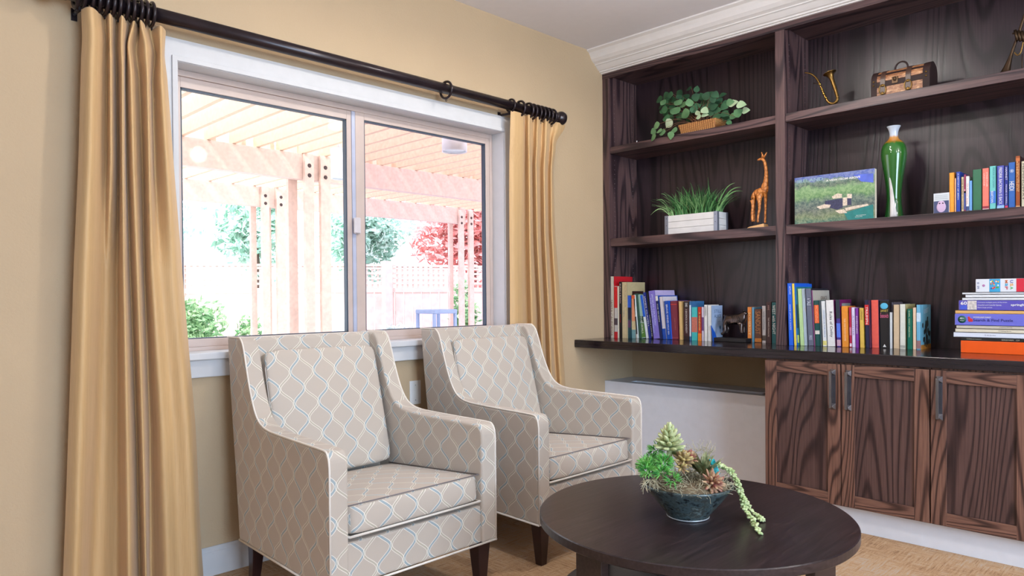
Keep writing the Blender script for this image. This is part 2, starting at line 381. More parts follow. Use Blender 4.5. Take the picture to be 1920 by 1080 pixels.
def drape(name, rows, label, zs_py, nsub=6):
    """rows: [(image row used only for height, [(px, depth)])]; folds measured at several heights"""
    prof = []
    for py, pts in rows:
        L = []
        for px, d in pts:
            y = RY+d; q = ony(px, py, y); L.append(Vector((q.x, y, 0)))
        z = zs_py[py]; prof.append((z, smooth_path(L, nsub)))
    nz = 40; zs = [prof[0][0]+(prof[-1][0]-prof[0][0])*(i/nz)**1.3 for i in range(nz+1)]
    zs = sorted(set([round(a, 4) for a in zs]+[round(p[0], 4) for p in prof]), reverse=True)
    m = MB(); cols = len(prof[0][1])
    for z in zs:
        k = 0
        while k < len(prof)-2 and z < prof[k+1][0]: k += 1
        z0, A = prof[k]; z1, B = prof[k+1]; u = min(1, max(0, (z0-z)/(z0-z1)))
        u = u*u*(3-2*u) if (k in (0, 1)) else u
        for i in range(cols):
            p = A[i].lerp(B[i], u); w = noise.noise(Vector((p.x*6, z*1.7, 3.1)))*.006
            m.v.append(Vector((p.x, p.y+w, z)))
    for r in range(len(zs)-1):
        for i in range(cols-1):
            m.f.append([r*cols+i, (r+1)*cols+i, (r+1)*cols+i+1, r*cols+i+1]); m.mi.append(0); m.sm.append(True)
    o = m.build(name, drape_m, org=(prof[-1][1][0].x+.2, RY, prof[-1][0]))
    so = o.modifiers.new('thick', 'SOLIDIFY'); so.thickness = .003; so.offset = 0
    su = o.modifiers.new('s', 'SUBSURF'); su.levels = 1; su.render_levels = 1
    return tag(o, label, 'curtain')
V, Rg, Md = .045, -.045, .0
dp = [Md, -.06, .035, -.04, .05, -.058, .055, -.03, .045, -.06, .045, -.045, .01]
dpl = [-.005, -.062, .036, .05, .075, -.052, .055, -.045, .07, -.034, -.014, -.036, .02]
def row(xs, k=1.0): return [(x, d*k) for x, d in zip(xs, dp)]
def rowl(xs, k=1.0): return [(x, d*k) for x, d in zip(xs, dpl)]
drape('window_drape', [
    (25, row([152, 172, 196, 206, 219, 229, 243, 251, 262, 264, 281, 300, 310], .75)),
    (78, row([154, 176, 201, 207, 218, 228, 238, 241, 256, 274, 290, 301, 308], .8)),
    (140, row([152, 174, 200, 208, 219, 230, 236, 246, 262, 277, 286, 302, 314], .9)),
    (300, row([147, 170, 198, 208, 221, 230, 238, 250, 268, 280, 290, 312, 326])),
    (500, rowl([138, 162, 190, 204, 222, 232, 244, 258, 270, 283, 300, 326, 342], .9)),
    (800, rowl([127, 152, 182, 200, 222, 238, 256, 268, 281, 302, 326, 352, 366], 1.0)),
    (1080, rowl([117, 142, 168, 192, 222, 242, 262, 274, 283, 312, 336, 366, 379], 1.05)),
    (1150, rowl([114, 136, 164, 191, 222, 243, 263, 275, 284, 313, 338, 369, 383], 1.05))],
    'tan floor-length drape at the near end of the window, flaring to the floor', {25: 2.228, 78: 2.13, 140: 2.02, 300: 1.68, 500: 1.28, 800: .66, 1080: .13, 1150: .012})
dp2 = [-.008, -.024, -.012, .024, -.028, .016, -.032, .018, -.03, .020, -.016, .006]
def row2(xs, k=1.0): return [(x, d*k+(.022 if k > .9 else 0)) for x, d in zip(xs, dp2)]
drape('window_drape', [
    (225, row2([957, 966, 980, 984, 992, 1001, 1009, 1016, 1024, 1033, 1047, 1060], .7)),
    (270, row2([956, 966, 979, 985, 991, 1000, 1007, 1014, 1023, 1030, 1036, 1042], .8)),
    (330, row2([955, 965, 978, 985, 992, 999, 1005, 1012, 1020, 1027, 1033, 1037])),
    (450, row2([955, 965, 977, 986, 994, 1001, 1008, 1015, 1022, 1029, 1035, 1041], 1.1)),
    (600, row2([956, 968, 980, 988, 998, 1008, 1014, 1021, 1029, 1036, 1044, 1052], 1.15)),
    (710, row2([956, 969, 982, 990, 1000, 1010, 1018, 1026, 1034, 1042, 1051, 1059], 1.2)),
    (960, row2([956, 970, 983, 992, 1003, 1014, 1023, 1032, 1041, 1050, 1060, 1070], 1.2))],
    'narrow tan drape at the far end of the window behind the farther armchair', {225: 2.245, 270: 2.11, 330: 1.94, 450: 1.56, 600: 1.07, 710: .68, 960: .012})

# ------------------------------------------------------------------ built-in bookcase
XF = 3.915; YD0, YD1 = 1.824, 1.770
bc = thing('bookcase', (XF, 1.8, .884), 'dark stained oak built-in bookcase filling the wall above the black counter', 'bookcase')
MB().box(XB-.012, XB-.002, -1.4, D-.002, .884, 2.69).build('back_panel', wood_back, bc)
MB().box(XF, XB-.012, 2.996, D-.002, .884, 2.69).build('side_panel', wood_z, bc, bevel=.0015)
MB().box(XF, XB-.012, YD1, YD0, .884, 2.69).build('divider', wood_z, bc, bevel=.0015)
MB().box(XF, XB-.012, .13, .184, .884, 2.69).build('divider', wood_z, bc, bevel=.0015)
MB().box(XF-.002, XF+.02, -1.4, D-.002, 2.651, 2.69).box(XF+.02, XB-.012, -1.4, D-.004, 2.665, 2.69).build('top_rail', wood_y, bc, bevel=.001)
for z1, z0 in ((2.183, 2.136), (1.560, 1.507)):
    for y0, y1 in ((YD0+.001, 2.995), (.185, YD1-.001), (-1.4, .129)):
        MB().box(XF+.008, XB-.012, y0, y1, z0, z1).build('shelf', wood_y, bc, bevel=.0015)
ph = MB()
for yy, sg in ((2.996, -1), (YD1, -1)):
    for xx in (3.975, 4.185):
        z = .98
        while z < 2.6:
            if abs(z-1.53) > .05 and abs(z-2.16) > .05: ph.lathe([(0, sg*.0008), (.0032, sg*.0008), (.0032, 0)], 8, (xx, yy, z), 'y')
            z += .032 if (1.0 < z < 1.45 or 1.58 < z < 2.1) else .032
tag(ph.build('peg_holes', M((110, 98, 100), .4, name='peg_sleeve'), bc), kind='stuff')
ct = MB().box(3.600, XB-.002, -1.4, D-.002, .835, .884).build('countertop', counter_m, org=(3.9, 1, .835), bevel=.003); tag(ct, 'long glossy black countertop under the bookcase, carrying the rows of books', 'countertop')
# base cabinets
def pull(y, z0, z1, parent, door):
    h = MB()
    for zc, s_ in ((z1-.012, 1), (z0+.012, -1)):
        h.hexa([(3.603, y-.014, zc-.016), (3.603, y+.014, zc-.016), (3.603, y+.014, zc+.014), (3.603, y-.014, zc+.014), (3.586, y-.004, zc-.005), (3.586, y+.004, zc-.005), (3.586, y+.004, zc+.004), (3.586, y-.004, zc+.004)])
        h.box(3.572, 3.60, y-.004, y+.004, zc-.004, zc+.004)
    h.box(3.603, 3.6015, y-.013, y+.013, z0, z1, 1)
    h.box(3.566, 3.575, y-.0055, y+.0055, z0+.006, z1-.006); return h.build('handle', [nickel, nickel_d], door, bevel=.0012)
def door_(y1, y0, parent, hy, hz=(.606, .798)):
    st = .062; zb, zt = .132, .826
    m = MB().box(3.605, 3.625, y1-st, y1, zb, zt).box(3.605, 3.625, y0, y0+st, zb, zt)
    m.box(3.605, 3.625, y0+st, y1-st, zt-.058, zt, 1).box(3.605, 3.625, y0+st, y1-st, zb, zb+.058, 1).box(3.615, 3.622, y0+st, y1-st, zb+.058, zt-.058, 2)
    d = m.build('door', [cab_z, cab_y, cab_p], parent, bevel=.0012); pull(hy, hz[0], hz[1], parent, d); return d
cb = thing('base_cabinet', (3.66, 1.35, .125), 'double-door dark oak base cabinet next to the open recess, two handles side by side', 'cabinet')
MB().box(3.627, XB-.002, .965, 1.742, .125, .834).build('body', cab_z, cb)
door_(1.741, 1.355, cb, 1.390); door_(1.351, .966, cb, 1.316)
cb2 = thing('base_cabinet', (3.66, .77, .125), 'dark oak base cabinet under the puzzle stack, its door with one handle', 'cabinet')
MB().box(3.627, XB-.002, .190, .961, .125, .834).build('body', cab_z, cb2)
door_(.960, .577, cb2, .925); door_(.573, .191, cb2, .23)
S('baseboard_right', MB().box(3.668, 3.70, -1.4, 1.742, 0, .125), M((232, 232, 236), .4, var=.02, name='kick_paint'))
# convector cover in the recess
rc = thing('radiator_cover', (4.05, 2.4, 0), 'pale grey convector cover standing in the recess under the counter', 'radiator cover')
MB().box(3.920, 3.935, 1.744, D-.002, 0, .588).box(3.935, 3.985, 1.744, D-.002, .576, .588).box(4.055, XB-.002, 1.744, D-.002, .576, .588).box(3.985, 4.055, 2.88, D-.002, .576, .588).build('casing', M((238, 240, 248), .45, var=.02, name='convector_paint'), rc, bevel=.0015)
g_ = MB().box(3.985, 4.055, 1.744, 2.88, .53, .56)
g_.box(3.985, 4.055, 1.95, 1.956, .55, .585).build('grille', M((46, 36, 32), .6, name='grille_dark'), rc)

# ------------------------------------------------------------------ armchairs
prof_side = [(0, .19), (0, .60), (.003, .632), (.014, .652), (.035, .660), (.12, .662), (.28, .664), (.42, .667), (.475, .671), (.52, .680), (.565, .704), (.602, .750), (.633, .812), (.659, .880), (.683, .950), (.703, .992), (.728, 1.012), (.853, 1.012), (.830, .80), (.79, .50), (.752, .19)]
def arm_mesh(x0, x1):
    m = MB(); out = [Vector((0, a, b)) for a, b in prof_side]; sp = smooth_path(out[1:17], 3); pts = [out[0]]+sp+out[17:]
    return m.prism([(p.y, p.z) for p in pts], 0, x0, x1)
def make_chair():
    t_ = thing('armchair', (0, 0, 0), local=True)
    for a, b, xs in ((0, .076, 0.0), (.684, .76, .76)):
        A = arm_mesh(a, b).build('arm', fab_m, t_, bevel=.011, seg=3, uv=1)
        w = MB(); out = [Vector((xs, p, q)) for p, q in prof_side]; sg = -1 if xs == 0 else 1
        path = [out[0]]+smooth_path(out[1:17], 3)+[out[17]]
        path = [Vector((xs-sg*.004, q.y+(.001 if i < 3 else .002), q.z)) for i, q in enumerate(path)]
        path = [Vector((q.x, q.y, q.z)) for q in path]
        w.tube(path, .0042, 6)
        w.tube([(xs-sg*.001, .0, .19), (xs-sg*.001, .752, .19)], .0045, 6)
        w.build('piping', welt_m, A)
    m = MB().box(.070, .69, .012, .74, .19, .338); m.build('seat_frame', fab_m, t_, bevel=.008, seg=2, uv=1)
    MB().tube([(.0, .002, .19), (.76, .002, .19)], .0045, 6).build('base_piping', welt_m, t_); MB().tube([(0, .752, .19), (.76, .752, .19)], .0045, 6).build('base_piping', welt_m, t_)
    b = MB().hexa([(.07, .655, .25), (.69, .655, .25), (.69, .742, .192), (.07, .742, .192), (.07, .757, 1.010), (.69, .757, 1.010), (.69, .850, 1.010), (.07, .850, 1.010)]); b.build('backrest', fab_m, t_, bevel=.014, seg=3, uv=1)
    rx = Matrix.Rotation(math.radians(-4.0), 3, 'X')
    c = MB().pillow((.38, .305, .392), (.302, .300, .052), (0, .004, .014), n=14, e=14, rot=rx); sc_ = c.build('seat_cushion', fab_m, t_, uv=1)
    pp = MB()
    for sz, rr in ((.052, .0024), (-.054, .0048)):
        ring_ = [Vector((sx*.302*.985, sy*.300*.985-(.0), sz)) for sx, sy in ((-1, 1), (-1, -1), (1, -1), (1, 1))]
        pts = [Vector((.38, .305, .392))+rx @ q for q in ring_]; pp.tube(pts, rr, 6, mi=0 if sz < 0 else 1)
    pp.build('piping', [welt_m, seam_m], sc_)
    rb = Matrix.Rotation(math.radians(-14.5), 3, 'X')
    c = MB().pillow((.38, .674, .688), (.283, .054, .262), (.003, .024, .008), n=16, e=18, rot=rb); bk = c.build('back_cushion', fab_m, t_, uv=1)
    q = []
    for i in range(40):
        a = 2*PI*i/40; cx, cz = math.cos(a), math.sin(a); L = (abs(cx)**18+abs(cz)**18)**(1/18)
        q.append(Vector((.38, .674, .688))+rb @ Vector((cx/L*.283, -.040, cz/L*.262)))
    MB().tube(q, .003, 6, True).build('piping', welt_m, bk)
    for x in (.055, .705):
        sx = -1 if x < .3 else 1
        MB().hexa([(x-.018, .022, 0), (x+.018, .022, 0), (x+.018, .058, 0), (x-.018, .058, 0), (x-.032, .012, .195), (x+.032, .012, .195), (x+.032, .075, .195), (x-.032, .075, .195)]).build('leg', leg_m, t_, bevel=.003)
        l = MB(); prev = None
        for z_, dy, h_ in ((0, .030, .018), (.07, .014, .021), (.14, .004, .025), (.2, 0, .029)):
            l.v += [Vector((x+a*h_, .70+dy+b_*h_, z_)) for a, b_ in ((-1, -1), (1, -1), (1, 1), (-1, 1))]
        for r in range(3):
            for k in range(4): l.f.append([r*4+k, r*4+(k+1) % 4, (r+1)*4+(k+1) % 4, (r+1)*4+k]); l.mi.append(0); l.sm.append(False)
        l.f.append([3, 2, 1, 0]); l.mi.append(0); l.sm.append(False); l.f.append([12, 13, 14, 15]); l.mi.append(0); l.sm.append(False)
        l.build('leg', leg_m, t_, bevel=.003)
    for o in list(t_.children)+[c for k in t_.children for c in k.children]:   # the body narrows towards the back
        for v in o.data.vertices: v.co.x = .38+(v.co.x-.38)*(1-.095*max(0, v.co.y))
    return t_
def dup(root, loc):
    r = root.copy(); COL.objects.link(r); r.location = loc
    def rec(a, b):
        for ch in list(a.children):
            c = ch.copy(); COL.objects.link(c); c.parent = b; rec(ch, c)
    rec(root, r); return r
bpy.context.view_layer.update()
ch = make_chair(); tag(ch, 'nearer beige ogee-patterned armchair beside the wide drape', 'armchair', 'matching armchairs under the window'); ch.location = (1.224, 2.098, 0)
ch2 = dup(ch, (2.222, 2.088, 0)); ch2['label'] = 'farther beige ogee-patterned armchair, in front of the narrow drape and behind the table'

# ------------------------------------------------------------------ coffee table
TC = (2.122, 1.285); TZ = .44
tb = thing('coffee_table', (TC[0], TC[1], 0), 'round espresso-brown coffee table in front of the armchairs', 'table')
R_ = .513
MB().lathe([(0, TZ-.03), (R_-.003, TZ-.03), (R_, TZ-.027), (R_, TZ-.003), (R_-.003, TZ), (0, TZ)], 128, (TC[0], TC[1], 0), sm=False).build('table_top', table_m, tb)
MB().lathe([(0, .125), (.452, .125), (.455, .128), (.455, .148), (.452, .151), (0, .151)], 96, (TC[0], TC[1], 0), sm=False).build('lower_shelf', table_m, tb)
for a in (172, 262, 352, 82):
    a = math.radians(a); c, s_ = math.cos(a), math.sin(a); m = MB()
    q = []
    for z in (0, TZ-.03):
        for rr, w in ((.445, -.055), (.475, -.055), (.475, .055), (.445, .055)): q.append((TC[0]+rr*c-w*s_, TC[1]+rr*s_+w*c, z))
    m.hexa(q).build('leg', table_m, tb, bevel=.002)
# ------------------------------------------------------------------ outside: pergola, fence, garden
ced = M((224, 194, 168), .8, var=.08, scale=30, name='pergola_wood'); ced2 = M((222, 196, 184), .8, var=.08, scale=30, name='pergola_beam')
pg = thing('pergola', (3.5, 6.0, 0), 'wooden pergola with slatted roof outside the window', 'pergola')
for zt, y, x0, x1 in ((2.5, 6.03, .2, 6.3), (2.5, 8.13, .5, 7.1)):
    MB().box(x0, x1, y, y+.09, zt-.235, zt).build('beam', ced2, pg, bevel=.004)
x = -.6
while x < 8.6:
    MB().box(x, x+.035, 3.35, 6.10, 2.502, 2.66).build('slat', ced, pg); x += .2155
x = .39
while x < 9.2:
    MB().box(x, x+.035, 6.10, 8.35, 2.502, 2.66).build('slat', ced, pg); x += .262
bolt = M((80, 66, 66), .5, metal=.5, name='bolt')
def post(xs, y, zt):
    for a, b, front in xs:
        p_ = MB(); y0 = y-.045 if front else y+.095
        p_.prism([(y0, 0), (y0+.04, 0), (y0+.04, zt+(.03 if front else 0)), (y0+.012, zt+(.03 if front else 0)), (y0, zt-.03)], 0, a, b); o = p_.build('post', ced2, pg)
        if front:
            bm_ = MB()
            for z in (zt-.08, zt-.17): bm_.lathe([(0, y0-.006), (.016, y0-.006), (.02, y0)], 10, ((a+b)/2, 0, z), 'y')
            bm_.build('bolt', bolt, o)
post([(3.19, 3.28, False), (3.285, 3.375, True), (3.37, 3.44, False), (3.445, 3.545, True)], 6.03, 2.47)
post([(3.80, 3.87, False), (3.875, 3.965, True), (3.97, 4.055, False), (4.06, 4.175, True)], 8.13, 2.47)
post([(6.86, 6.93, False), (6.94, 7.03, True), (7.06, 7.12, False), (7.13, 7.22, True)], 8.13, 2.44)
pw = M((226, 230, 236), .3, name='lamp_white'); 
for (x, y, z1, z0, r, lb) in ((3.35, 5.5, 2.47, 2.21, .075, 'white cylinder lantern hanging from the pergola beside the near posts'), (3.62, 4.27, 2.45, 2.30, .098, 'white cylinder lantern hanging at the top of the screened pane')):
    l = thing('pergola_light', (x, y, z1), lb, 'lamp')
    MB().lathe([(0, z0+.03), (r-.004, z0+.03), (r-.004, z0), (r, z0), (r, z1), (0, z1)], 24, (x, y, 0)).build('shade', pw, l)
    MB().lathe([(0, z0+.008), (r*.9, z0+.008), (r*.9, z0+.012), (0, z0+.012)], 24, (x, y, 0)).build('lens', M((215, 228, 232), .2, name='lens_glass'), l)
    MB().lathe([(.018, z1), (.018, z1+.04)], 10, (x, y, 0)).build('mount', pw, l)
S('ground', MB().box(-6, 30, D+.2, 40, -.06, 0), M((214, 212, 214), .9, name='patio_concrete'))
def P2(a): return Vector((a[0], a[1], 0))
fen = M((222, 196, 184), .85, var=.1, scale=8, name='fence_wood')
fpts = [(2.2, 13.9), (4.7, 13.1), (7.85, 11.3), (10.0, 10.6), (13.0, 9.7)]
fc = thing('garden_fence', (7.85, 11.3, 0), 'wooden garden fence with lattice top beyond the pergola', 'fence')
def seg_box(m, a, b, w, z0, z1, off=0):
    d = (P2(b)-P2(a)).normalized(); n = Vector((-d.y, d.x, 0)); A, B = P2(a)+n*off, P2(b)+n*off
    m.hexa([A-n*w+Vector((0, 0, z0)), B-n*w+Vector((0, 0, z0)), B+n*w+Vector((0, 0, z0)), A+n*w+Vector((0, 0, z0)), A-n*w+Vector((0, 0, z1)), B-n*w+Vector((0, 0, z1)), B+n*w+Vector((0, 0, z1)), A+n*w+Vector((0, 0, z1))])
for a, b in zip(fpts, fpts[1:]):
    A, B = Vector((a[0], a[1])), Vector((b[0], b[1])); L = (B-A).length; d = (B-A)/L
    m = MB(); seg_box(m, a, b, .03, 1.76, 1.80); seg_box(m, a, b, .03, 1.27, 1.36); m.build('rail', fen, fc)
    m = MB(); k = 0.0
    while k < L: seg_box(m, A+d*k, A+d*min(k+.04, L), .008, 1.36, 1.76, .01); k += .105
    z = 1.42
    while z < 1.76: seg_box(m, a, b, .008, z, z+.04, -.008); z += .095
    m.build('lattice', fen, fc)
    m = MB(); k = 0.0
    while k < L: seg_box(m, A+d*k, A+d*min(k+.165, L), .012, 0, 1.27); k += .18
    m.build('fence_board', fen, fc)
for a in fpts: MB().box(a[0]-.08, a[0]+.08, a[1]-.11, a[1]+.05, 0, 1.86).build('post', fen, fc)
def leafmat(name, c, c2):
    t = NT(name); n = t.noise(t.coord(), 5, 3); t.base(t.ramp(n, [(.35, rgb(*c)), (.65, rgb(*c2))])); t.p(Roughness=.7); return t.m
lg = leafmat('tree_leaf', (170, 214, 190), (222, 240, 228)); lr = leafmat('maple_leaf', (240, 150, 140), (252, 208, 198)); lb_ = leafmat('bush_leaf', (90, 150, 90), (190, 220, 170))
bark = M((110, 90, 80), .9, name='bark'); lw = leafmat('flower_white', (235, 235, 240), (200, 214, 205))
def tree(name, c, r, n, mat, label, cat, size=.12, trunk=True, seed=1):
    rnd = random.Random(seed); t_ = thing(name, (c[0], c[1], 0), label, cat); m = MB()
    blobs = [(Vector((c[0]+rnd.uniform(-.6, .6)*r[0], c[1]+rnd.uniform(-.5, .5)*r[1], c[2]+rnd.uniform(-.6, .6)*r[2])), rnd.uniform(.3, .55)) for _ in range(14)]
    for i in range(n):
        bc_, br_ = rnd.choice(blobs); d = Vector((rnd.gauss(0, 1), rnd.gauss(0, 1), rnd.gauss(0, 1))).normalized()*rnd.uniform(.7, 1)
        p = bc_+Vector((d.x*r[0]*br_, d.y*r[1]*br_, d.z*r[2]*br_))
        if p.z < .03: p.z = .03+rnd.random()*.1
        u = Vector((rnd.gauss(0, 1), rnd.gauss(0, 1), rnd.gauss(0, 1))).normalized(); w = u.orthogonal().normalized(); s_ = size*rnd.uniform(.6, 1.2)
        m.add([p-u*s_, p+w*s_*.45, p+u*s_, p-w*s_*.45], [(0, 1, 2, 3)])
    m.build('foliage', mat, t_)
    if trunk: MB().tube([(c[0], c[1], 0), (c[0]+.05, c[1], c[2]*.5), (c[0], c[1], c[2])], [.12, .1, .04], 8).build('trunk', bark, t_)
    return t_
tree('leafy_tree', (10.4, 16.2, 2.8), (1.6, 1.0, 1.4), 3400, lg, 'green leafy tree behind the fence, seen beside the window\'s middle rail', 'tree', seed=2)
tree('leafy_tree', (6.5, 13.9, 2.6), (.8, .8, 1.0), 1500, lg, 'pale green tree between the two near post clusters', 'tree', seed=5)
tree('leafy_tree', (5.2, 15.2, 2.9), (1.1, .8, .9), 500, lg, 'thin sunlit tree behind the fence near the neighbour roof', 'tree', .1, seed=9)
tree('maple_tree', (11.2, 12.6, 2.55), (2.3, 1.0, 1.25), 5200, lr, 'red-leaved maple tree rising behind the lattice fence', 'tree', seed=3)
tree('garden_bush', (3.42, 9.3, .80), (.52, .4, .42), 1500, lb_, 'green bush low outside the open pane, beside the wide drape', 'bush', .05, False, 4)
tree('garden_bush', (4.15, 9.0, .50), (.20, .18, .55), 700, lb_, 'small pale shrub by the fence foot', 'bush', .04, False, 6)
tree('garden_bush', (8.35, 9.6, 1.0), (.3, .3, .55), 700, lb_, 'tall leafy shrub behind the farthest pergola posts', 'bush', .07, False, 8)
tree('flower_bed', (6.55, 9.4, .45), (.62, .35, .35), 1500, lw, 'mass of white blossom below the fence', 'flowers', .05, False, 7)
ho = thing('neighbour_house', (6.0, 19, 0), 'pale neighbouring house with a shingled roof beyond the fence', 'house')
MB().box(3.5, 9.0, 19.2, 24, 0, 2.35).build('wall', M((235, 225, 215), .9, name='house_wall'), ho)
rf = MB()
for i in range(14):
    y = 18.9+i*.12; z = 2.25+i*.085; rf.hexa([(3.0, y, z), (9.1, y, z), (9.1, y+.14, z+.085), (3.0, y+.14, z+.085), (3.0, y, z+.035), (9.1, y, z+.035), (9.1, y+.14, z+.10), (3.0, y+.14, z+.10)])
rf.build('roof', M((205, 205, 210), .9, name='shingle'), ho)
pt = thing('patio_table', (5.2, 6.5, 0), 'blue-grey patio side table outside the screened pane', 'patio table'); blu = M((150, 172, 204), .5, name='blue_metal')
MB().box(5.10, 5.45, 6.4, 6.75, .98, 1.03).build('table_top', blu, pt, bevel=.01); MB().box(5.10, 5.45, 6.4, 6.75, .72, .75).build('lower_shelf', blu, pt)
for a, b in ((5.12, 6.42), (5.43, 6.42), (5.12, 6.73), (5.43, 6.73)): MB().box(a-.015, a+.015, b-.015, b+.015, 0, .98).build('leg', blu, pt)
bx_ = MB().box(4.95, 5.55, 8.5, 8.8, 0, .86).build('planter_wall', M((222, 226, 236), .8, name='block_grey'), org=(5.3, 8.8, 0), bevel=.01); tag(bx_, 'low pale grey planter wall outside by the middle rail', 'planter')

# ------------------------------------------------------------------ light
w = bpy.data.worlds.new('sky'); sc.world = w; w.use_nodes = True; nt = w.node_tree; bg = nt.nodes['Background']
tc = nt.nodes.new('ShaderNodeTexCoord'); sp = nt.nodes.new('ShaderNodeSeparateXYZ'); rp = nt.nodes.new('ShaderNodeValToRGB')
nt.links.new(tc.outputs['Generated'], sp.inputs[0]); nt.links.new(sp.outputs[2], rp.inputs[0]); rp.color_ramp.elements[0].color = (.95, .97, 1, 1); rp.color_ramp.elements[1].color = (.62, .78, 1, 1)
nt.links.new(rp.outputs[0], bg.inputs[0]); bg.inputs[1].default_value = 4.1
def light(name, kind, loc, power, color=(1, 1, 1), size=.1, aim=None, sy=None, **kw):
    l = bpy.data.lights.new(name, kind); l.energy = power; l.color = color
    if kind == 'AREA':
        l.size = size
        if sy: l.shape = 'RECTANGLE'; l.size_y = sy
    elif kind in ('POINT', 'SPOT'): l.shadow_soft_size = size
    for k, v in kw.items(): setattr(l, k, v)
    o = bpy.data.objects.new(name, l); COL.objects.link(o); o.location = loc
    if aim: o.rotation_euler = (Vector(aim)-Vector(loc)).to_track_quat('-Z', 'Y').to_euler()
    return o
light('sunlight', 'SUN', (0, 0, 10), 2.6, (1, .92, .82), aim=Vector((.80, .32, 9.0)), angle=.05)
warm = (1, .96, .90)
for x, y in ((1.63, 1.6), (2.8, 1.65)):
    light('ceiling_downlight', 'SPOT', (x, y, 2.76), 34, warm, .04, (x, y, 0), spot_size=math.radians(178), spot_blend=.42)
for x, y in ((1.63, 1.6), (2.8, 1.65)): light('ceiling_fill', 'POINT', (x, y, 2.45), 8, warm, .05)  # point fills added below the downlights to brighten ceiling and upper walls
for x, y in ((1.63, -.9), (2.8, -.9), (1.63, -2.6), (3.2, -2.6)): light('ceiling_fill', 'POINT', (x, y, 2.6), 20, warm, .08)  # fill lamps added out of view, lifting the room's soft light
light('rear_daylight_fill', 'AREA', (1.0, -3.5, 1.5), 390, (.55, .75, 1), 3.0, (1.9, 2, 1.45), 2.0)  # cool fill added at the solid rear wall, in place of an unseen window
sc.view_settings.view_transform = 'Standard'; sc.view_settings.look = 'None'; sc.view_settings.exposure = -0.12; sc.view_settings.gamma = 1; sc.view_settings.use_curve_mapping = False
sc.cycles.max_bounces = 8; sc.cycles.transparent_max_bounces = 16; sc.cycles.sample_clamp_indirect = 6
# ------------------------------------------------------------------ books
def book(xs, zb, pb, pt, ptop, d, spine, label, cover=None, bands=(), titles=(), group=None, pages=True, pmid=None):
    """pb / pt = (left, right) image columns at the foot / head of the spine, ptop = image row of the head"""
    row_ = 560 if zb < 1 else 360
    yb0, yb1 = onx(pb[0], row_, xs).y, onx(pb[1], row_, xs).y; t_ = max(.006, yb0-yb1); yc = (yb0+yb1)/2
    yt = (onx(pt[0], row_, xs).y+onx(pt[1], row_, xs).y)/2; pc = (pt[0]+pt[1])/2; h = onx(pc, ptop, xs).z-zb
    lean = math.atan2(yt-yc, h); L = h/math.cos(lean)
    lift = (t_/2)*abs(math.sin(lean)) if abs(lean) > .01 else 0
    o = thing('book', (xs, yc, zb+lift), label, 'book', group, local=True, rot=(-lean, 0, 0))
    L -= lift; a, b = -t_/2+.0003, t_/2-.0003; w = min(.0025, t_*.12)
    cv = M(cover or spine, .38, var=.05, scale=60); spm = M(spine, .38, var=.05, scale=60)
    m = MB().box(0, d, a, a+w, 0, L, 1).box(0, d, b-w, b, 0, L, 0).box(0, w, a, b, 0, L, 0)
    m.build('cover', [spm, cv], o, bevel=.0008)
    if pages: MB().box(w, d-.003, a+w, b-w, .002, L-.003).build('pages', paper_m, o)
    for f0, f1, c in bands: MB().box(-.0006, .0004, a+.0005, b-.0005, L*f0, L*f1).build('spine_band', M(c, .4, var=.12, scale=90), o)
    for body, c, f0, f1, yo, wf in titles:   # from f0 (low) to f1 (high), reading downwards
        text(body, (-.0009, -yo*t_, L*(f0+f1)/2), (0, 0, -1), (0, -1, 0), L*(f1-f0), t_*wf, M(c, .5), o, 'title')
    return o, L, t_
W_ = (238, 236, 232); K_ = (22, 20, 24)
A = lambda z: 1120+z/5.3333
B = lambda z: 500+z/5.3333
GL = 'books on the counter below the ivy shelf'
def bl(x0, x1, top, label, spine, d=.16, x0t=None, x1t=None, xs=4.0, **k):
    return book(xs, .884, (A(x0), A(x1)), (A(x0t if x0t is not None else x0), A(x1t if x1t is not None else x1)), B(top), d, spine, label, group=GL, **k)
bl(120, 166, 98, 'tall cream-spined book with a red cover at the end of the counter row', (206, 196, 180), .215, xs=3.925, cover=(196, 30, 40), titles=(('SANTA CALIFORNIA', (120, 90, 60), .03, .62, 0, .45),))
bl(168, 202, 195, 'slim red-topped booklet with a busy photo foot, second in the row', (196, 190, 186), .15, xs=3.925, bands=((.58, .99, (206, 30, 36)), (.0, .12, (190, 30, 40)), (.25, .38, (70, 60, 70))))
bl(203, 217, 195, 'thin cream book squeezed beside the tall black spine', (222, 210, 186), .15, xs=3.93)
bl(218, 243, 150, 'tall black-spined book with a red lettered title', (28, 22, 26), .2, xs=3.93, titles=(('BURNS & BLOCH', (230, 200, 190), .62, .96, 0, .5), ('BOCUSE', (170, 40, 50), .28, .42, 0, .4)))
o, L, t_ = bl(246, 296, 155, 'broad sand-coloured book with a dark photo on its cover', (208, 188, 148), .21, xs=3.935, cover=(188, 172, 132), titles=(('The Prudent Cook', (120, 110, 90), .55, .95, .18, .2), ('of California', (60, 120, 150), .38, .5, -.1, .2)))
MB().box(.06, .19, -t_/2-.0006, -t_/2+.0004, L*.3, L*.84).build('cover_picture', M((60, 34, 32), .4, var=.4, scale=30), o)
bl(300, 335, 288, 'dark picture-spined book fading from blue to teal', (30, 70, 80), .17, bands=((.72, 1, (40, 90, 200)), (.45, .72, (30, 34, 60)), (.25, .42, (96, 60, 96))), xs=3.945)
bl(345, 385, 286, 'book with an orange head fading to a sea-green foot', (232, 150, 110), .17, x0t=337, x1t=372, bands=((.2, .4, (216, 196, 150)), (0, .2, (120, 160, 165)), (.92, 1, (220, 96, 60))), xs=3.955)
bl(388, 404, 282, 'very thin white-edged book leaning beside the orange-headed one', (225, 228, 225), .16, x0t=360, x1t=374, bands=((.1, .5, (60, 60, 66)),), xs=3.955)
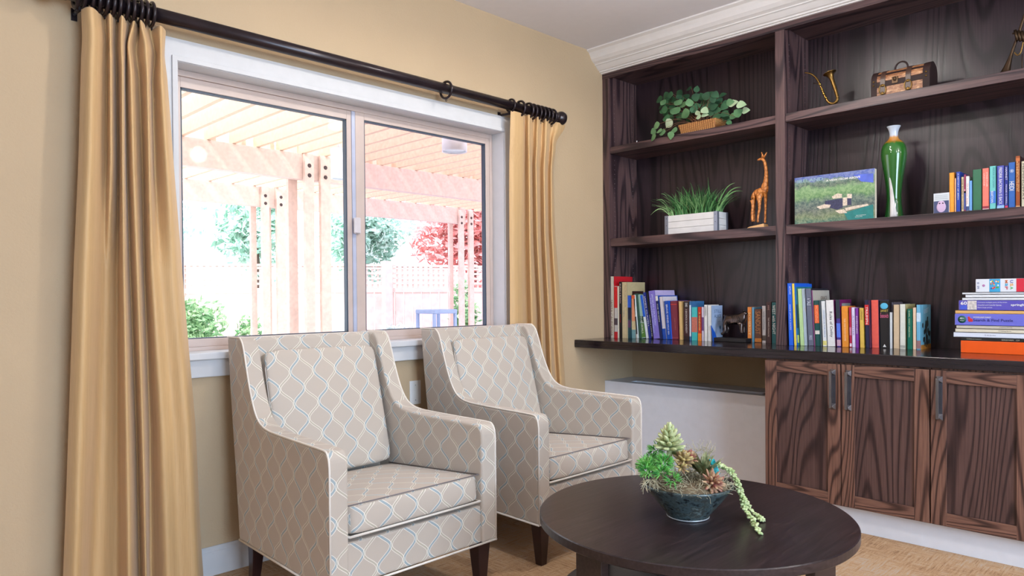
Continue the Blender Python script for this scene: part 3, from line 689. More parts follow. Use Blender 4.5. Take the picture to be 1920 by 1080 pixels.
bl(406, 426, 270, 'thin green-black book leaning between pale ones', (46, 76, 60), .16, x0t=372, x1t=388, xs=3.965)
bl(438, 484, 280, 'grey-green leaning book with a leafy picture foot', (160, 190, 176), .165, x0t=388, x1t=426, bands=((.02, .34, (88, 130, 56)), (.36, .5, (40, 76, 50))), titles=(('THE WALL', W_, .1, .5, 0, .4),), xs=3.985)
bl(486, 512, 285, 'leaning book half bright blue, half white', (232, 236, 240), .17, x0t=427, x1t=452, bands=((.5, 1, (36, 96, 206)),), xs=3.985)
bl(514, 540, 258, 'navy leaning book with bold white lettering', (34, 52, 140), .18, x0t=454, x1t=482, titles=(('JAMES CLAVELL', W_, .25, .92, 0, .6),), xs=3.985)
bl(541, 557, 250, 'black leaning book against the lavender one', (28, 28, 36), .18, x0t=484, x1t=508, titles=(('NOBLE HOUSE', (220, 220, 230), .05, .5, 0, .5),), xs=3.985)
bl(560, 624, 240, 'thick lavender leaning book about the sea with a pale violet cover', (132, 118, 206), .235, x0t=512, x1t=572, cover=(190, 176, 220), titles=(('JACQUES COUSTEAU', (216, 226, 255), .28, .93, .02, .3), ('THE OCEAN WORLD', (200, 210, 250), .12, .86, -.3, .2)), xs=3.985)
bl(626, 652, 290, 'dark navy leaning book with a white bird on its spine', (30, 38, 86), .235, x0t=576, x1t=606, cover=(34, 80, 180), bands=((.88, .99, (230, 226, 220)),), titles=(('THE QUEEN', W_, .4, .82, 0, .4),), xs=3.985)
bl(656, 690, 300, 'pale grey-pink leaning book with a curved white band', (214, 206, 214), .17, x0t=618, x1t=652, bands=((.0, .25, (30, 76, 170)),), xs=3.985)
bl(694, 736, 342, 'royal blue leaning book with white capitals', (22, 78, 178), .235, x0t=664, x1t=712, cover=(30, 96, 206), titles=(('BRAVE WIND', W_, .42, .9, .05, .38), ('WILD SEA', W_, .12, .4, .05, .3)), xs=3.985)
bl(744, 810, 343, 'maroon cloth-bound book standing after the blue books', (126, 48, 62), .17, x0t=726, x1t=796, titles=(('MEMOIRS', (190, 120, 110), .25, .55, .1, .12),), bands=((.9, .92, (196, 60, 50)), (.05, .06, (180, 90, 80))), xs=4.0)
bl(820, 852, 346, 'plain butter-coloured book leaning on the maroon one', (222, 182, 120), .16, x0t=808, x1t=848, xs=4.0)
bl(862, 918, 347, 'dark brown book with a boxed white title', (44, 32, 34), .16, bands=((.1, .82, (66, 38, 40)),), titles=(('A BACKPACK IN ADVERSITY', (226, 214, 206), .18, .8, 0, .3), ('EDWARD', W_, .86, .96, 0, .4)), xs=4.0)
bl(920, 937, 345, 'thin blue and white book beside the dark brown boxed title', (60, 110, 160), .16, bands=((.1, .9, (210, 220, 232)),), xs=4.0)
bl(941, 1000, 405, 'turquoise paperback with a coral picture panel', (70, 186, 186), .11, bands=((.25, .7, (196, 112, 96)),), xs=4.0)
bl(1004, 1040, 404, 'small fiery red and orange paperback', (196, 52, 30), .11, bands=((.0, .22, (230, 130, 40)), (.4, .8, (160, 36, 26))), titles=(('A WINDOW', (250, 220, 120), .3, .85, 0, .4),), xs=4.0)
bl(1042, 1064, 404, 'thin mauve and white paperback', (210, 196, 214), .11, bands=((.3, .7, (110, 70, 120)),), xs=4.0)
bl(1067, 1100, 382, 'slim white paperback with small dark lettering', (230, 226, 222), .14, titles=(('ATKINSON', (90, 80, 80), .7, .95, 0, .4),), xs=4.0)
o, L, t_ = bl(1102, 1140, 390, 'white-spined paperback showing its pale blue lettered cover', (226, 224, 222), .137, cover=(170, 190, 222), xs=4.0)
for i, (b_, z_) in enumerate((('STILL', .84), ('ALICE', .70))): text(b_, (.075, -t_/2, L*z_), (1, 0, 0), (0, 0, 1), .085, .02, M((80, 104, 140), .5), o, 'cover_title', lift=.001)
text('a novel', (.09, -t_/2, L*.55), (1, 0, 0), (0, 0, 1), .03, .007, M((90, 110, 150), .5), o, 'cover_title', lift=.001)
MB().ell((.105, -t_/2-.0006, L*.38), (.009, .0008, .011)).build('butterfly_mark', M((70, 130, 180), .4), o)
# small blue booklet propped against it
o = thing('booklet', (3.99, 2.262, .884), 'small blue booklet propped against the pale blue cover', 'booklet', local=True, rot=(-.16, 0, 0))
MB().prism([(0, 0), (.006, 0), (-.004, .10), (-.014, .10)][::-1] if False else [(0, 0), (.05, 0), (.035, .05), (.0, .1)], 1, -.004, .0).build('cover', M((30, 90, 190), .4), o)
GN = 'books between the bronze dog and the bookcase divider'
def bl2(x0, x1, top, label, spine, d=.11, xs=4.06, **k): return book(xs, .884, (A(x0), A(x1)), (A(x0), A(x1)), B(top), d, spine, label, group=GN, **k)
bl2(1500, 1543, 404, 'bright orange paperback right behind the bronze dog', (240, 142, 62), titles=(('SOMERSET', (250, 220, 170), .2, .85, 0, .5),))
bl2(1545, 1570, 406, 'slim sky-blue paperback next to the orange one', (104, 168, 206))
bl2(1572, 1640, 424, 'brown paperback with an ornate golden pattern', (96, 56, 38), titles=(('SANDUST', (190, 130, 76), .25, .93, 0, .7),), bands=((.02, .13, (196, 120, 50)),), xs=4.05)
bl2(1645, 1684, 392, 'pale grey paperback with a dark landscape foot', (212, 206, 208), bands=((.06, .2, (96, 80, 70)),), titles=(('NEVER WATCHING', (120, 120, 130), .35, .85, 0, .4),))
bl2(1687, 1738, 352, 'tall dark chocolate book with a white line of title', (70, 38, 36), .16, titles=(('THE WHITE MASSACRE', (226, 208, 196), .15, .62, 0, .25), ('ANNE', (196, 150, 140), .8, .92, 0, .3)))
bl2(1742, 1788, 356, 'deep teal book against the divider with big white lettering', (18, 92, 96), .16, cover=(230, 130, 90), titles=(('WEST with NIGHT', W_, .22, .93, 0, .62),))
# second bay
A2 = lambda z: 1460+z/5.6833
B2 = lambda z: 500+z/5.6833
GR = 'books on the counter in the bay right of the divider'
def br_(x0, x1, top, label, spine, d=.16, x0t=None, x1t=None, xs=3.99, **k):
    return book(xs, .884, (A2(x0), A2(x1)), (A2(x0t if x0t is not None else x0), A2(x1t if x1t is not None else x1)), B2(top), d, spine, label, group=GR, **k)
br_(107, 158, 176, 'tall vivid blue book first after the divider', (28, 98, 222), .235, 90, 140, xs=3.928, titles=(('ONCE UPON A SHORE', W_, .25, .66, 0, .25), ('ATLAS', W_, .82, .95, .1, .3)))
br_(164, 191, 180, 'tall thin yellow book between blue and teal ones', (238, 208, 80), .235, 142, 166, xs=3.928, cover=(30, 100, 220))
br_(196, 222, 215, 'thin dark teal leaning book with a green ball mark', (44, 120, 128), .2, 170, 194, xs=3.94, bands=((.05, .18, (180, 200, 90)), (.3, .7, (30, 70, 60))))
br_(228, 274, 234, 'pale green thick-spined leaning book', (184, 214, 150), .2, 196, 250, xs=3.94, cover=(196, 204, 206))
br_(279, 302, 242, 'thin white and black leaning book with an orange chip', (206, 206, 216), .17, 255, 278, xs=3.975, bands=((.6, .68, (226, 120, 60)), (.1, .3, (60, 60, 80)), (.85, 1, (30, 30, 34))))
br_(314, 374, 232, 'slate grey hardback with a boxed title', (104, 106, 124), .235, 286, 344, xs=3.975, cover=(40, 38, 48), bands=((.69, .84, (84, 86, 104)),), titles=(('A TALE', (226, 226, 236), .70, .83, 0, .6), ('PRESS', (200, 200, 216), .1, .18, 0, .5)))
o, L, t_ = br_(376, 386, 252, 'beige-covered book with small brown cover print behind the green spine', (140, 60, 120), .235, 348, 360, xs=3.98, cover=(196, 186, 172))
text('GRACE', (.15, -t_/2, L*.86), (1, 0, 0), (0, 0, 1), .09, .02, M((110, 90, 80), .5), o, 'cover_title', lift=.001)
br_(392, 442, 360, 'dark green book with an orange title block', (18, 76, 74), .16, 370, 428, xs=3.98, bands=((.5, .9, (236, 92, 40)), (.26, .34, (220, 210, 200))), titles=(('MORNING', (250, 170, 120), .52, .88, 0, .6),))
br_(446, 464, 364, 'thin charcoal book beside the green and orange one', (86, 92, 96), .16, 430, 448)
br_(470, 514, 366, 'white spine with fine blue lettering and a yellow badge', (230, 230, 228), .16, 452, 492, titles=(('COOKBOOK FOR PEACE', (90, 130, 190), .2, .8, .1, .3),), bands=((.02, .12, (226, 216, 130)),))
br_(520, 604, 356, 'thick white book with large handwritten black lettering', (236, 232, 228), .16, 496, 588, titles=(('Rules of Civility', (50, 46, 50), .2, .75, .05, .45),), cover=(150, 40, 110))
o, L, t_ = br_(620, 664, 352, 'purple-bordered book with a starry sky spine', (76, 56, 140), .17, 600, 654, cover=(116, 30, 92), bands=((.6, 1, (40, 50, 60)), (.2, .5, (90, 120, 220)), (.02, .15, (200, 160, 180))))
MB().box(.03, .15, -t_/2-.0006, -t_/2+.0004, L*.08, L*.92).build('cover_picture', M((150, 160, 156), .5, var=.2), o)
br_(674, 746, 420, 'orange paperback with a round white badge', (236, 146, 50), .11, 662, 742, titles=(('THE ONE ROAD HOME', (250, 226, 190), .15, .7, 0, .22),), bands=())
br_(756, 780, 432, 'slim crimson paperback right of the orange badge book', (186, 36, 72), .11, 746, 774, bands=((.02, .1, (240, 220, 230)), (.3, .5, (210, 120, 150))))
br_(782, 818, 434, 'slim lavender-white paperback between crimson and purple', (222, 210, 236), .11, 774, 810, titles=(('A WINTER', (160, 120, 190), .3, .8, 0, .4),))
br_(820, 852, 442, 'slim purple paperback with white lettering', (126, 48, 150), .11, 812, 850, titles=(('SWEETNESS', W_, .35, .8, 0, .4),))
br_(866, 914, 440, 'golden yellow paperback by the navy book', (224, 184, 84), .11, 856, 906, titles=(('OPENING', (110, 80, 40), .7, .95, 0, .4),), cover=(230, 190, 60))
br_(925, 970, 356, 'navy hardback with a red title block', (34, 36, 66), .16, 908, 962, bands=((.48, .9, (206, 44, 46)),), titles=(('TRIUMPH', W_, .5, .86, 0, .5),))
br_(990, 1070, 356, 'broad coral hardback with dark printed author name', (238, 98, 84), .165, 980, 1066, xs=4.02, cover=(60, 70, 130), titles=(), bands=((.06, .062, (90, 40, 40)),))
o, L, t_ = br_(1078, 1180, 358, 'broad black hardback with a blue oval and pink lettering', (30, 28, 30), .21, 1072, 1178, xs=4.02, cover=(34, 28, 30))
m = MB(); m.ell((-.001, t_*.02, L*.88), (.0012, t_*.42, L*.065)); m.build('oval_badge', M((90, 180, 214), .3), o)
text('JANET', (-.001, 0, L*.775), (0, -1, 0), (0, 0, 1), t_*.8, L*.06, M((220, 190, 90), .4), o, 'title'); text('Evanovich', (-.001, 0, L*.68), (0, -1, 0), (0, 0, 1), t_*.85, L*.09, M((236, 110, 150), .4), o, 'title')
text('\u25B2', (-.001, 0, L*.06), (0, -1, 0), (0, 0, 1), t_*.35, L*.06, M(W_, .4), o, 'publisher_mark') 
text('PLAGUE', (.14, -t_/2, L*.92), (1, 0, 0), (0, 0, 1), .12, .022, M((170, 140, 110), .5), o, 'cover_title', lift=.001)
for q, (bd, z_) in enumerate((('DICK', .90), ('FRANCIS', .85), ('RISK', .77))): pass
br_(1184, 1200, 486, 'very thin white pamphlet standing by the black hardback', (236, 234, 232), .1, xs=4.03, pages=False)
br_(1202, 1218, 380, 'thin dark grey book between pamphlet and tan books', (90, 84, 96), .16, xs=4.05)
br_(1222, 1286, 405, 'plain tan cloth-bound book next to the off-white one', (212, 184, 150), .15, xs=4.04)
br_(1290, 1352, 400, 'plain off-white cloth book with a khaki cover', (222, 220, 206), .16, xs=4.04, cover=(190, 176, 120), bands=((.02, .08, (170, 170, 160)),))
br_(1368, 1428, 450, 'glossy dark green paperback with gold lettering', (8, 104, 84), .11, xs=4.04, titles=(('EARL GREY MARTIN', (220, 214, 170), .3, .95, -.1, .22),), cover=(210, 196, 160))
br_(1430, 1464, 436, 'slim peach-pink paperback beside the glossy green one', (234, 200, 170), .11, xs=4.04)
o, L, t_ = br_(1467, 1515, 406, 'sky-blue storybook at the row end, its cover showing a dark tree', (110, 176, 206), .17, xs=4.04, cover=(120, 184, 206), bands=((.02, .2, (150, 110, 110)), (.62, .82, (200, 220, 234))))
m = MB(); rnd = random.Random(3)
for i in range(26):
    a = rnd.uniform(.03, .15); z = rnd.uniform(.1, .62)*L; m.ell((a, -t_/2-.0005, z), (.011, .0006, .014), 8, 5)
m.tube([(.08, -t_/2-.0004, .01), (.09, -t_/2-.0004, L*.4), (.11, -t_/2-.0004, L*.72)], .003, 5); m.build('cover_picture', M((40, 44, 40), .5, var=.3), o)
MB().box(.002, .168, -t_/2-.0007, -t_/2+.0002, 0, L*.1).build('cover_foot', M((200, 130, 50), .5, var=.2), o)
text('FOREST', (.085, -t_/2, L*.86), (1, 0, .15), (-.15, 0, 1), .08, .022, M((230, 236, 244), .5), o, 'cover_title', lift=.001)
# upper shelf books
A3 = lambda z: 1700+z/6.3545
B3 = lambda z: 260+z/6.3545
GU = 'books on the right shelf under the treasure chest'
def bu(x0, x1, top, label, spine, d=.14, xs=3.955, **k): return book(xs, 1.5605, (A3(x0), A3(x1)), (A3(x0), A3(x1)), B3(top), d, spine, label, group=GU, **k)
bu(506, 568, 405, 'plain orange book beside the little owl card', (244, 158, 52), .14)
bu(572, 588, 470, 'thin peach book between orange and blue ones', (226, 170, 130), .12)
bu(590, 640, 394, 'royal blue book with a white downward title', (30, 64, 160), .15, titles=(('A HISTORY OF BIRDS', W_, .3, .96, 0, .3),))
bu(652, 680, 456, 'slim cream book with brown patterned lettering', (210, 190, 150), .13, titles=(('THE ROAD IN HOME', (96, 60, 46), .06, .94, 0, .5),))
bu(682, 704, 426, 'slim magenta and blue book', (150, 60, 96), .13, bands=((.05, .55, (70, 90, 160)), (.5, .6, (220, 150, 170))))
bu(707, 744, 447, 'slim white book with red lettering', (236, 232, 230), .13, titles=(('The Catcher Grace', (206, 60, 66), .2, .8, 0, .4),), bands=((.02, .14, (60, 80, 130)),))
bu(746, 780, 500, 'short light-blue book before the broad green one', (110, 160, 216), .12)
bu(786, 894, 366, 'broad plain green cloth book', (52, 108, 78), .16, titles=())
bu(900, 982, 352, 'coral book with pale lettering and a red skyline foot', (240, 122, 106), .15, titles=(('STREETCAR', (250, 214, 200), .55, .9, .2, .25), ('UNDONE', (250, 214, 200), .58, .88, -.2, .2)), bands=((.0, .03, (230, 200, 200)), (.03, .09, (150, 50, 66))))
bu(987, 1064, 326, 'sea-green book shading to blue at its middle', (112, 196, 190), .15, bands=((.14, .42, (60, 120, 200)),), titles=(('FREDRIK BACKMAN', (70, 130, 140), .5, .97, .15, .3), ('BEARTOWN', W_, .15, .42, -.1, .4)))
bu(1074, 1164, 322, 'violet-blue book with large white capitals', (74, 80, 170), .15, titles=(('FREDRIK BACKMAN IS BACK', W_, .1, .96, 0, .42),), bands=((.0, .08, (150, 190, 230)),))
bu(1168, 1208, 322, 'navy book with pink and white title', (36, 46, 136), .15, titles=(('HAMNET', W_, .66, .96, 0, .5), ('MAGGIE O FARRELL', W_, .08, .56, 0, .4)), bands=((.0, .06, (206, 60, 90)),))
o, L, t_ = bu(1212, 1294, 282, 'taller medium-blue classic with a round crest and white title', (46, 96, 170), .15, titles=(('HEIDI', W_, .38, .58, 0, .7),))
MB().torus((-.001, 0, L*.81), t_*.26, .0008, 'x').ell((-.001, 0, L*.81), (.0008, t_*.12, t_*.14)).build('crest', M((206, 214, 226), .4), o)
bu(1298, 1352, 206, 'tallest book, copper-brown with ornate gold lettering', (150, 74, 34), .17, cover=(50, 26, 24), titles=(('SHERLOCK', (240, 190, 120), .3, .9, -.15, .3), ('OLD ROAD DARK HOUSE', (236, 200, 140), .3, .86, .2, .25)), bands=((.9, .96, (196, 110, 60)), (.0, .03, (220, 170, 120))))
bu(1366, 1420, 268, 'cream book with dark lettering at the frame edge of the upper row', (206, 196, 170), .15, titles=(('HEMINGWAY', (60, 60, 50), .15, .95, 0, .5),))
# owl card
oc = thing('owl_card', (3.95, 1.005, 1.5605), 'small white-topped card with a pink owl drawing leaning by the orange book', 'card')
y0, y1 = onx(1750.5, 380, 3.945).y, onx(1779.5, 380, 3.945).y
MB().box(3.945, 3.953, y1, y0, 1.561, 1.658).build('card', M((206, 210, 214), .5), oc); MB().box(3.9444, 3.946, y1+.001, y0-.001, 1.562, 1.620).build('picture', M((66, 74, 110), .5), oc)
yc = (y0+y1)/2; ow = MB().ell((3.9445, yc, 1.590), (.0012, .021, .026)).ell((3.9445, yc, 1.610), (.0013, .015, .010)); ow.build('owl_body', M((206, 176, 206), .5), oc)
ow = MB()
for s_ in (-1, 1): ow.ell((3.9435, yc+s_*.007, 1.608), (.0008, .0035, .0035))
ow.build('owl_eyes', M((40, 30, 46), .4), oc)
for i in range(3): MB().box(3.9443, 3.946, y1+.006, y0-.006, 1.630+i*.008, 1.6315+i*.008).build('printed_line', M((150, 156, 160), .5), oc)

# ------------------------------------------------------------------ puzzle and game stack
A4 = lambda z: 1740+z/4.909
B4 = lambda z: 480+z/4.909
def stack(x0, top, bot, label, col, name='board_game_box', cat='box', xs=3.96, w=.36, d=.24, side=None, grp=None, kind='box', prev=[.8842]):
    y0 = onx(A4(x0), 640, xs).y; zt = onx(A4(x0)+60, B4(top), xs).z; z0 = prev[0]; zt = max(zt, z0+.006)
    o = thing(name, (xs, y0, z0), label, cat, grp); y1 = y0-w
    if kind == 'box': 
        MB().box(xs, xs+d, y1, y0, z0+.0004, zt-.0004).build('lid', M(col, .35, var=.03), o, bevel=.0012); MB().box(xs+.002, xs+d-.002, y0-.004, y0+.0006, z0+.001, zt-(zt-z0)*.12).build('end_flap', M((226, 222, 220), .5), o)
    else:
        MB().box(xs, xs+d, y1, y0, z0+.0004, z0+.002).box(xs, xs+d, y1, y0, zt-.002, zt-.0004).box(xs, xs+.002, y1, y0, z0, zt-.0004).build('cover', M(col, .35, var=.03), o)
        MB().box(xs+.002, xs+d-.002, y1+.002, y0-.002, z0+.002, zt-.002).build('pages', paper_m, o)
    prev[0] = zt; return o, y0, z0, zt, xs
XH, ZH = (0, -1, 0), (0, 0, 1)
stack(302, 786, 893, 'bright orange box at the very bottom of the stack', (240, 90, 22))
o, y0, z0, z1, xs = stack(302, 754, 786, 'thin black book lying on the orange box', (40, 36, 34), 'lying_book', 'book', kind='book')
text('PAPERBACK CLASSICS', (xs, y0-.055, (z0+z1)/2), XH, ZH, .06, .004, M((206, 196, 170), .5), o, 'title', .001); text('GRISHAM   OF', (xs, y0-.20, (z0+z1)/2), XH, ZH, .07, .006, M((206, 196, 170), .5), o, 'title', .001)
o, y0, z0, z1, xs = stack(236, 706, 748, 'white lying book with faint grey print, third from the bottom', (222, 224, 234), 'lying_book', 'book', kind='book', xs=3.955)
text('Q & Scribe', (xs, y0-.15, (z0+z1)/2), XH, ZH, .045, .006, M((110, 110, 130), .5), o, 'title', .001)
o, y0, z0, z1, xs = stack(252, 672, 705, 'cream lying book with small dark title, just above the white one', (224, 212, 188), 'lying_book', 'book', kind='book')
text('Amazing Birds', (xs, y0-.20, (z0+z1)/2), XH, ZH, .05, .005, M((90, 76, 66), .5), o, 'title', .001)
o, y0, z0, z1, xs = stack(262, 640, 670, 'beige lying book directly under the search puzzle box', (206, 194, 176), 'lying_book', 'book', kind='book')
text('Country Moods', (xs, y0-.20, (z0+z1)/2), XH, ZH, .05, .005, M((90, 76, 66), .5), o, 'title', .001)
o, y0, z0, z1, xs = stack(248, 533, 636, 'blue-violet puzzle box with a dark green round badge', (112, 112, 206), xs=3.955)
zc = (z0+z1)/2; MB().lathe([(0, 0), (.0175, 0), (.0175, .0008), (0, .0008)], 24, (xs-.0008, y0-.03, zc), 'x').build('badge', M((20, 84, 70), .5), o)
text('40+', (xs-.001, y0-.03, zc+.005), XH, ZH, .018, .008, M(W_, .5), o, 'lettering', .001); text('PIECES', (xs-.001, y0-.03, zc-.006), XH, ZH, .016, .004, M(W_, .5), o, 'lettering', .001)
text('WOODLAND FOREST', (xs, y0-.112, zc+.011), XH, ZH, .072, .0065, M(W_, .5), o, 'lettering', .001, .01); text('Search & Find Puzzle', (xs, y0-.155, zc-.002), XH, ZH, .158, .013, M((44, 40, 110), .5), o, 'lettering', .001, .015)
MB().ell((xs, y0-.062, zc-.002), (.001, .008, .010)).ell((xs, y0-.058, zc+.009), (.001, .005, .005)).ell((xs, y0-.07, zc-.004), (.001, .005, .008)).build('robin_mark', M((200, 40, 50), .5), o)
o, y0, z0, z1, xs = stack(252, 500, 532, 'tan and white lying book between the two violet boxes', (222, 172, 104), 'lying_book', 'book', kind='book')
o, y0, z0, z1, xs = stack(284, 407, 498, 'deep violet puzzle box with three lines of white print', (92, 82, 176), xs=3.96)
zc = (z0+z1)/2; text('60', (xs, y0-.021, zc+.010), XH, ZH, .026, .016, M(W_, .5), o, 'lettering', .001, .02)
MB().box(xs-.0008, xs, y0-.074, y0-.036, z0+.002, z1-.002).build('printed_picture', M((206, 196, 190), .5, var=.3, scale=90), o); MB().box(xs-.001, xs, y0-.034, y0-.006, z0+.004, zc).build('printed_panel', M((70, 90, 200), .5), o)
for b_, zz, w_ in (('Connects multiple parts of the brain.', .013, .118), ('Cheerful and Colorful Games.', .001, .096), ('Extra large pieces.', -.011, .06)): text(b_, (xs, y0-.078-w_/2, zc+zz), XH, ZH, w_, .0062, M(W_, .5), o, 'lettering', .001)
text('springbok', (xs, y0-.245, zc+.001), XH, ZH, .072, .013, M(W_, .5), o, 'lettering', .001, .02)
for x0, tp, lb in ((316, 382, 'white lying workbook on the deep violet box'), (346, 352, 'white lying workbook set back a little, middle of three'), (316, 332, 'white lying workbook right beneath the map puzzle')):
    stack(x0, tp, 0, lb, (228, 228, 230), 'lying_book', 'book', kind='book', xs=3.96)
o, y0, z0, z1, xs = stack(440, 207, 338, 'white map puzzle box with colourful letters on top of the stack', (222, 224, 230), xs=3.955)
zc = (z0+z1)/2; hh = z1-z0
MB().box(xs-.0008, xs, y0-.098, y0-.055, z0+.001, z1-.001).build('sky_panel', M((60, 160, 206), .5), o)
rnd = random.Random(5); cl = [(230, 60, 60), (250, 180, 50), (90, 170, 70), (240, 240, 230), (230, 120, 50), (60, 90, 170)]
for i in range(18): MB().ell((xs-.0006, y0-.098+rnd.uniform(.008, .038), z0+hh*rnd.uniform(.2, .85)), (.001, .004, .0045), 6, 4).build('printed_shape', M(cl[i % 6], .5), o)
MB().ell((xs-.0002, y0-.032, zc), (.001, .006, .006)).build('printed_shape', M((180, 120, 170), .5), o)
text('60', (xs, y0-.010, zc-.008), (0, 0, 1), (0, 1, 0), .014, .009, M((40, 60, 130), .5), o, 'lettering', .001); text('*', (xs, y0-.010, zc+.012), XH, ZH, .010, .010, M((40, 60, 130), .5), o, 'lettering', .001)
for i, (c_, col) in enumerate((('U', (70, 70, 170)), ('S', (236, 160, 50)), ('A', (60, 170, 90)))): text(c_, (xs, y0-.142, zc+.017-.015*i), (0, 0, -1), (0, -1, 0), .013, .012, M(col, .5), o, 'lettering', .001, .02)
for i, (c_, col) in enumerate((('M', (226, 110, 50)), ('a', (50, 160, 200)), ('P', (206, 50, 70)))): text(c_, (xs, y0-.122, zc+.017-.015*i), (0, 0, -1), (0, -1, 0), .013, .011, M(col, .5), o, 'lettering', .001, .02)
MB().box(xs-.0008, xs, y0-.30, y0-.160, z0+.001, z1-.001).build('red_panel', M((206, 36, 60), .5), o)

# ------------------------------------------------------------------ skinned figures
def skin(name, chains, mat, parent=None, root=0, sub=2):
    """chains: lists of (point, radius); a point repeated between chains is shared"""
    v = []; e = []; r = []; idx = {}
    og = Vector(parent['_o']) if parent is not None else Vector((0, 0, 0))
    for c in chains:
        last = None
        for p, rad in c:
            k = tuple(round(a, 4) for a in p)
            if k not in idx: idx[k] = len(v); v.append(Vector(p)-og); r.append(rad)
            if last is not None and last != idx[k]: e.append((last, idx[k]))
            last = idx[k]
    me = bpy.data.meshes.new(name); me.from_pydata(v, e, []); me.update(); o = bpy.data.objects.new(name, me); COL.objects.link(o)
    sk = o.modifiers.new('skin', 'SKIN'); sk.use_smooth_shade = True
    for i, s_ in enumerate(me.skin_vertices[0].data): s_.radius = (r[i], r[i]) if not isinstance(r[i], tuple) else r[i]; s_.use_root = (i == root)
    u = o.modifiers.new('sub', 'SUBSURF'); u.levels = sub; u.render_levels = sub
    if parent is not None: o.parent = parent
    o['_o'] = list(og); me.materials.append(mat)
    bpy.context.view_layer.update(); dg = bpy.context.evaluated_depsgraph_get(); nm = bpy.data.meshes.new_from_object(o.evaluated_get(dg)); o.modifiers.clear(); o.data = nm
    return o
# giraffe (carved wood)
A5 = lambda zx, zy, x=3.985: onx(1180+zx/5.4, 280+zy/5.4, x)
t = NT('carved_wood'); v = t.n('ShaderNodeTexVoronoi'); v.feature = 'DISTANCE_TO_EDGE'; t.l(t.coord(), v.inputs['Vector']); v.inputs['Scale'].default_value = 42
t.base(t.ramp(v.outputs['Distance'], [(.0, rgb(150, 84, 34)), (.12, rgb(208, 128, 60)), (.4, rgb(226, 152, 82))])); t.p(Roughness=.35); gw = t.m
gf = thing('giraffe_figurine', (3.99, 1.96, 1.5605), 'carved orange wooden giraffe looking back, beside the divider', 'figurine')
gz = 1.5605
MB().hexa([(3.955, 1.912, gz), (4.02, 1.912, gz), (4.02, 2.024, gz), (3.955, 2.024, gz), (3.96, 1.918, gz+.022), (4.015, 1.918, gz+.022), (4.015, 2.005, gz+.010), (3.96, 2.005, gz+.010)]).build('base', M((222, 172, 118), .5, name='pale_wood'), gf, bevel=.002)
P = lambda a, b, x=3.985: tuple(A5(a, b, x))
sh = P(1375, 395); hip = P(1260, 450); bel = P(1310, 440)
ch_ = [[(hip, .021), (bel, .024), (sh, .021)],
 [(sh, .021), (P(1385, 310), .014), (P(1388, 230), .0105), (P(1378, 160), .0095), (P(1366, 110), .0095), (P(1335, 95), .0085), (P(1295, 112), .005)],
 [(hip, .021), (P(1248, 520, 3.975), .012), (P(1250, 580, 3.972), .008), (P(1243, 650, 3.972), .008), (P(1246, 735, 3.972), .009)],
 [(bel, .024), (P(1318, 530, 3.972), .011), (P(1318, 600, 3.97), .008), (P(1303, 680, 3.97), .0065), (P(1300, 742, 3.97), .007)],
 [(sh, .021), (P(1380, 480, 3.998), .011), (P(1380, 560, 4.0), .008), (P(1378, 640, 4.0), .0065), (P(1375, 748, 4.0), .007)],
 [(hip, .021), (P(1262, 540, 4.005), .010), (P(1262, 640, 4.005), .007), (P(1265, 735, 4.005), .007)]]
skin('body', ch_, gw, gf, 1)
for s_, (a, b) in ((1, (1392, 30)), (-1, (1338, 28))):
    MB().tube([P(1360 if s_ > 0 else 1345, 88), P((1360+a)/2, 60), P(a, b)], [.006, .0055, .002], 8).build('ear', gw, gf)
MB().tube([P(1400, 365), P(1404, 385), P(1402, 430)], [.003, .003, .002], 6).build('tail', gw, gf)

# bronze dog
brz = M((84, 72, 68), .27, metal=.8, var=.25, scale=40, name='bronze')
dgt = thing('dog_figurine', (4.03, 2.17, .884), 'dark bronze dog figurine on a black plinth among the counter books', 'figurine')
yA, yB = A(1172), A(1494)
q0, q1 = onx(yA, 636, 4.0).y, onx(yB, 636, 4.0).y
MB().box(3.99, 4.09, q1, q0, .8845, .908).build('plinth', black_p, dgt, bevel=.003)
Q = lambda a, b, x=4.035: tuple(onx(A(a), B(b)-3.5, x))
hp, md, shd = Q(1300, 545), Q(1370, 545), Q(1440, 540)
skin('body', [[(hp, .026), (md, .028), (shd, .030), (Q(1468, 505), .021), (Q(1478, 480), .019), (Q(1505, 492), .011)],
 [(hp, .026), (Q(1268, 600, 4.02), .015), (Q(1280, 650, 4.015), .009), (Q(1255, 690, 4.01), .010), (Q(1235, 693, 4.008), .009)],
 [(shd, .030), (Q(1436, 610, 4.015), .013), (Q(1438, 660, 4.012), .0085), (Q(1446, 690, 4.01), .010)],
 [(hp, .026), (Q(1300, 610, 4.06), .014), (Q(1310, 650, 4.06), .009), (Q(1290, 690, 4.06), .010)],
 [(shd, .030), (Q(1466, 610, 4.06), .012), (Q(1466, 690, 4.06), .010)],
 [(hp, .026), (Q(1280, 515), .008), (Q(1264, 500), .005)]], brz, dgt, 1)
for dx in (-.012, .014): MB().tube([Q(1468, 468, 4.035+dx), Q(1458, 448, 4.035+dx*1.4)], [.007, .002], 6).build('ear', brz, dgt)
rb_ = MB()
for k in range(4): rb_.tube(smooth_path([Q(1345+k*22, 505, 4.02), Q(1350+k*22, 540, 4.005), Q(1362+k*20, 590, 4.012)], 5), .0022, 5)
rb_.build('folds', brz, dgt)

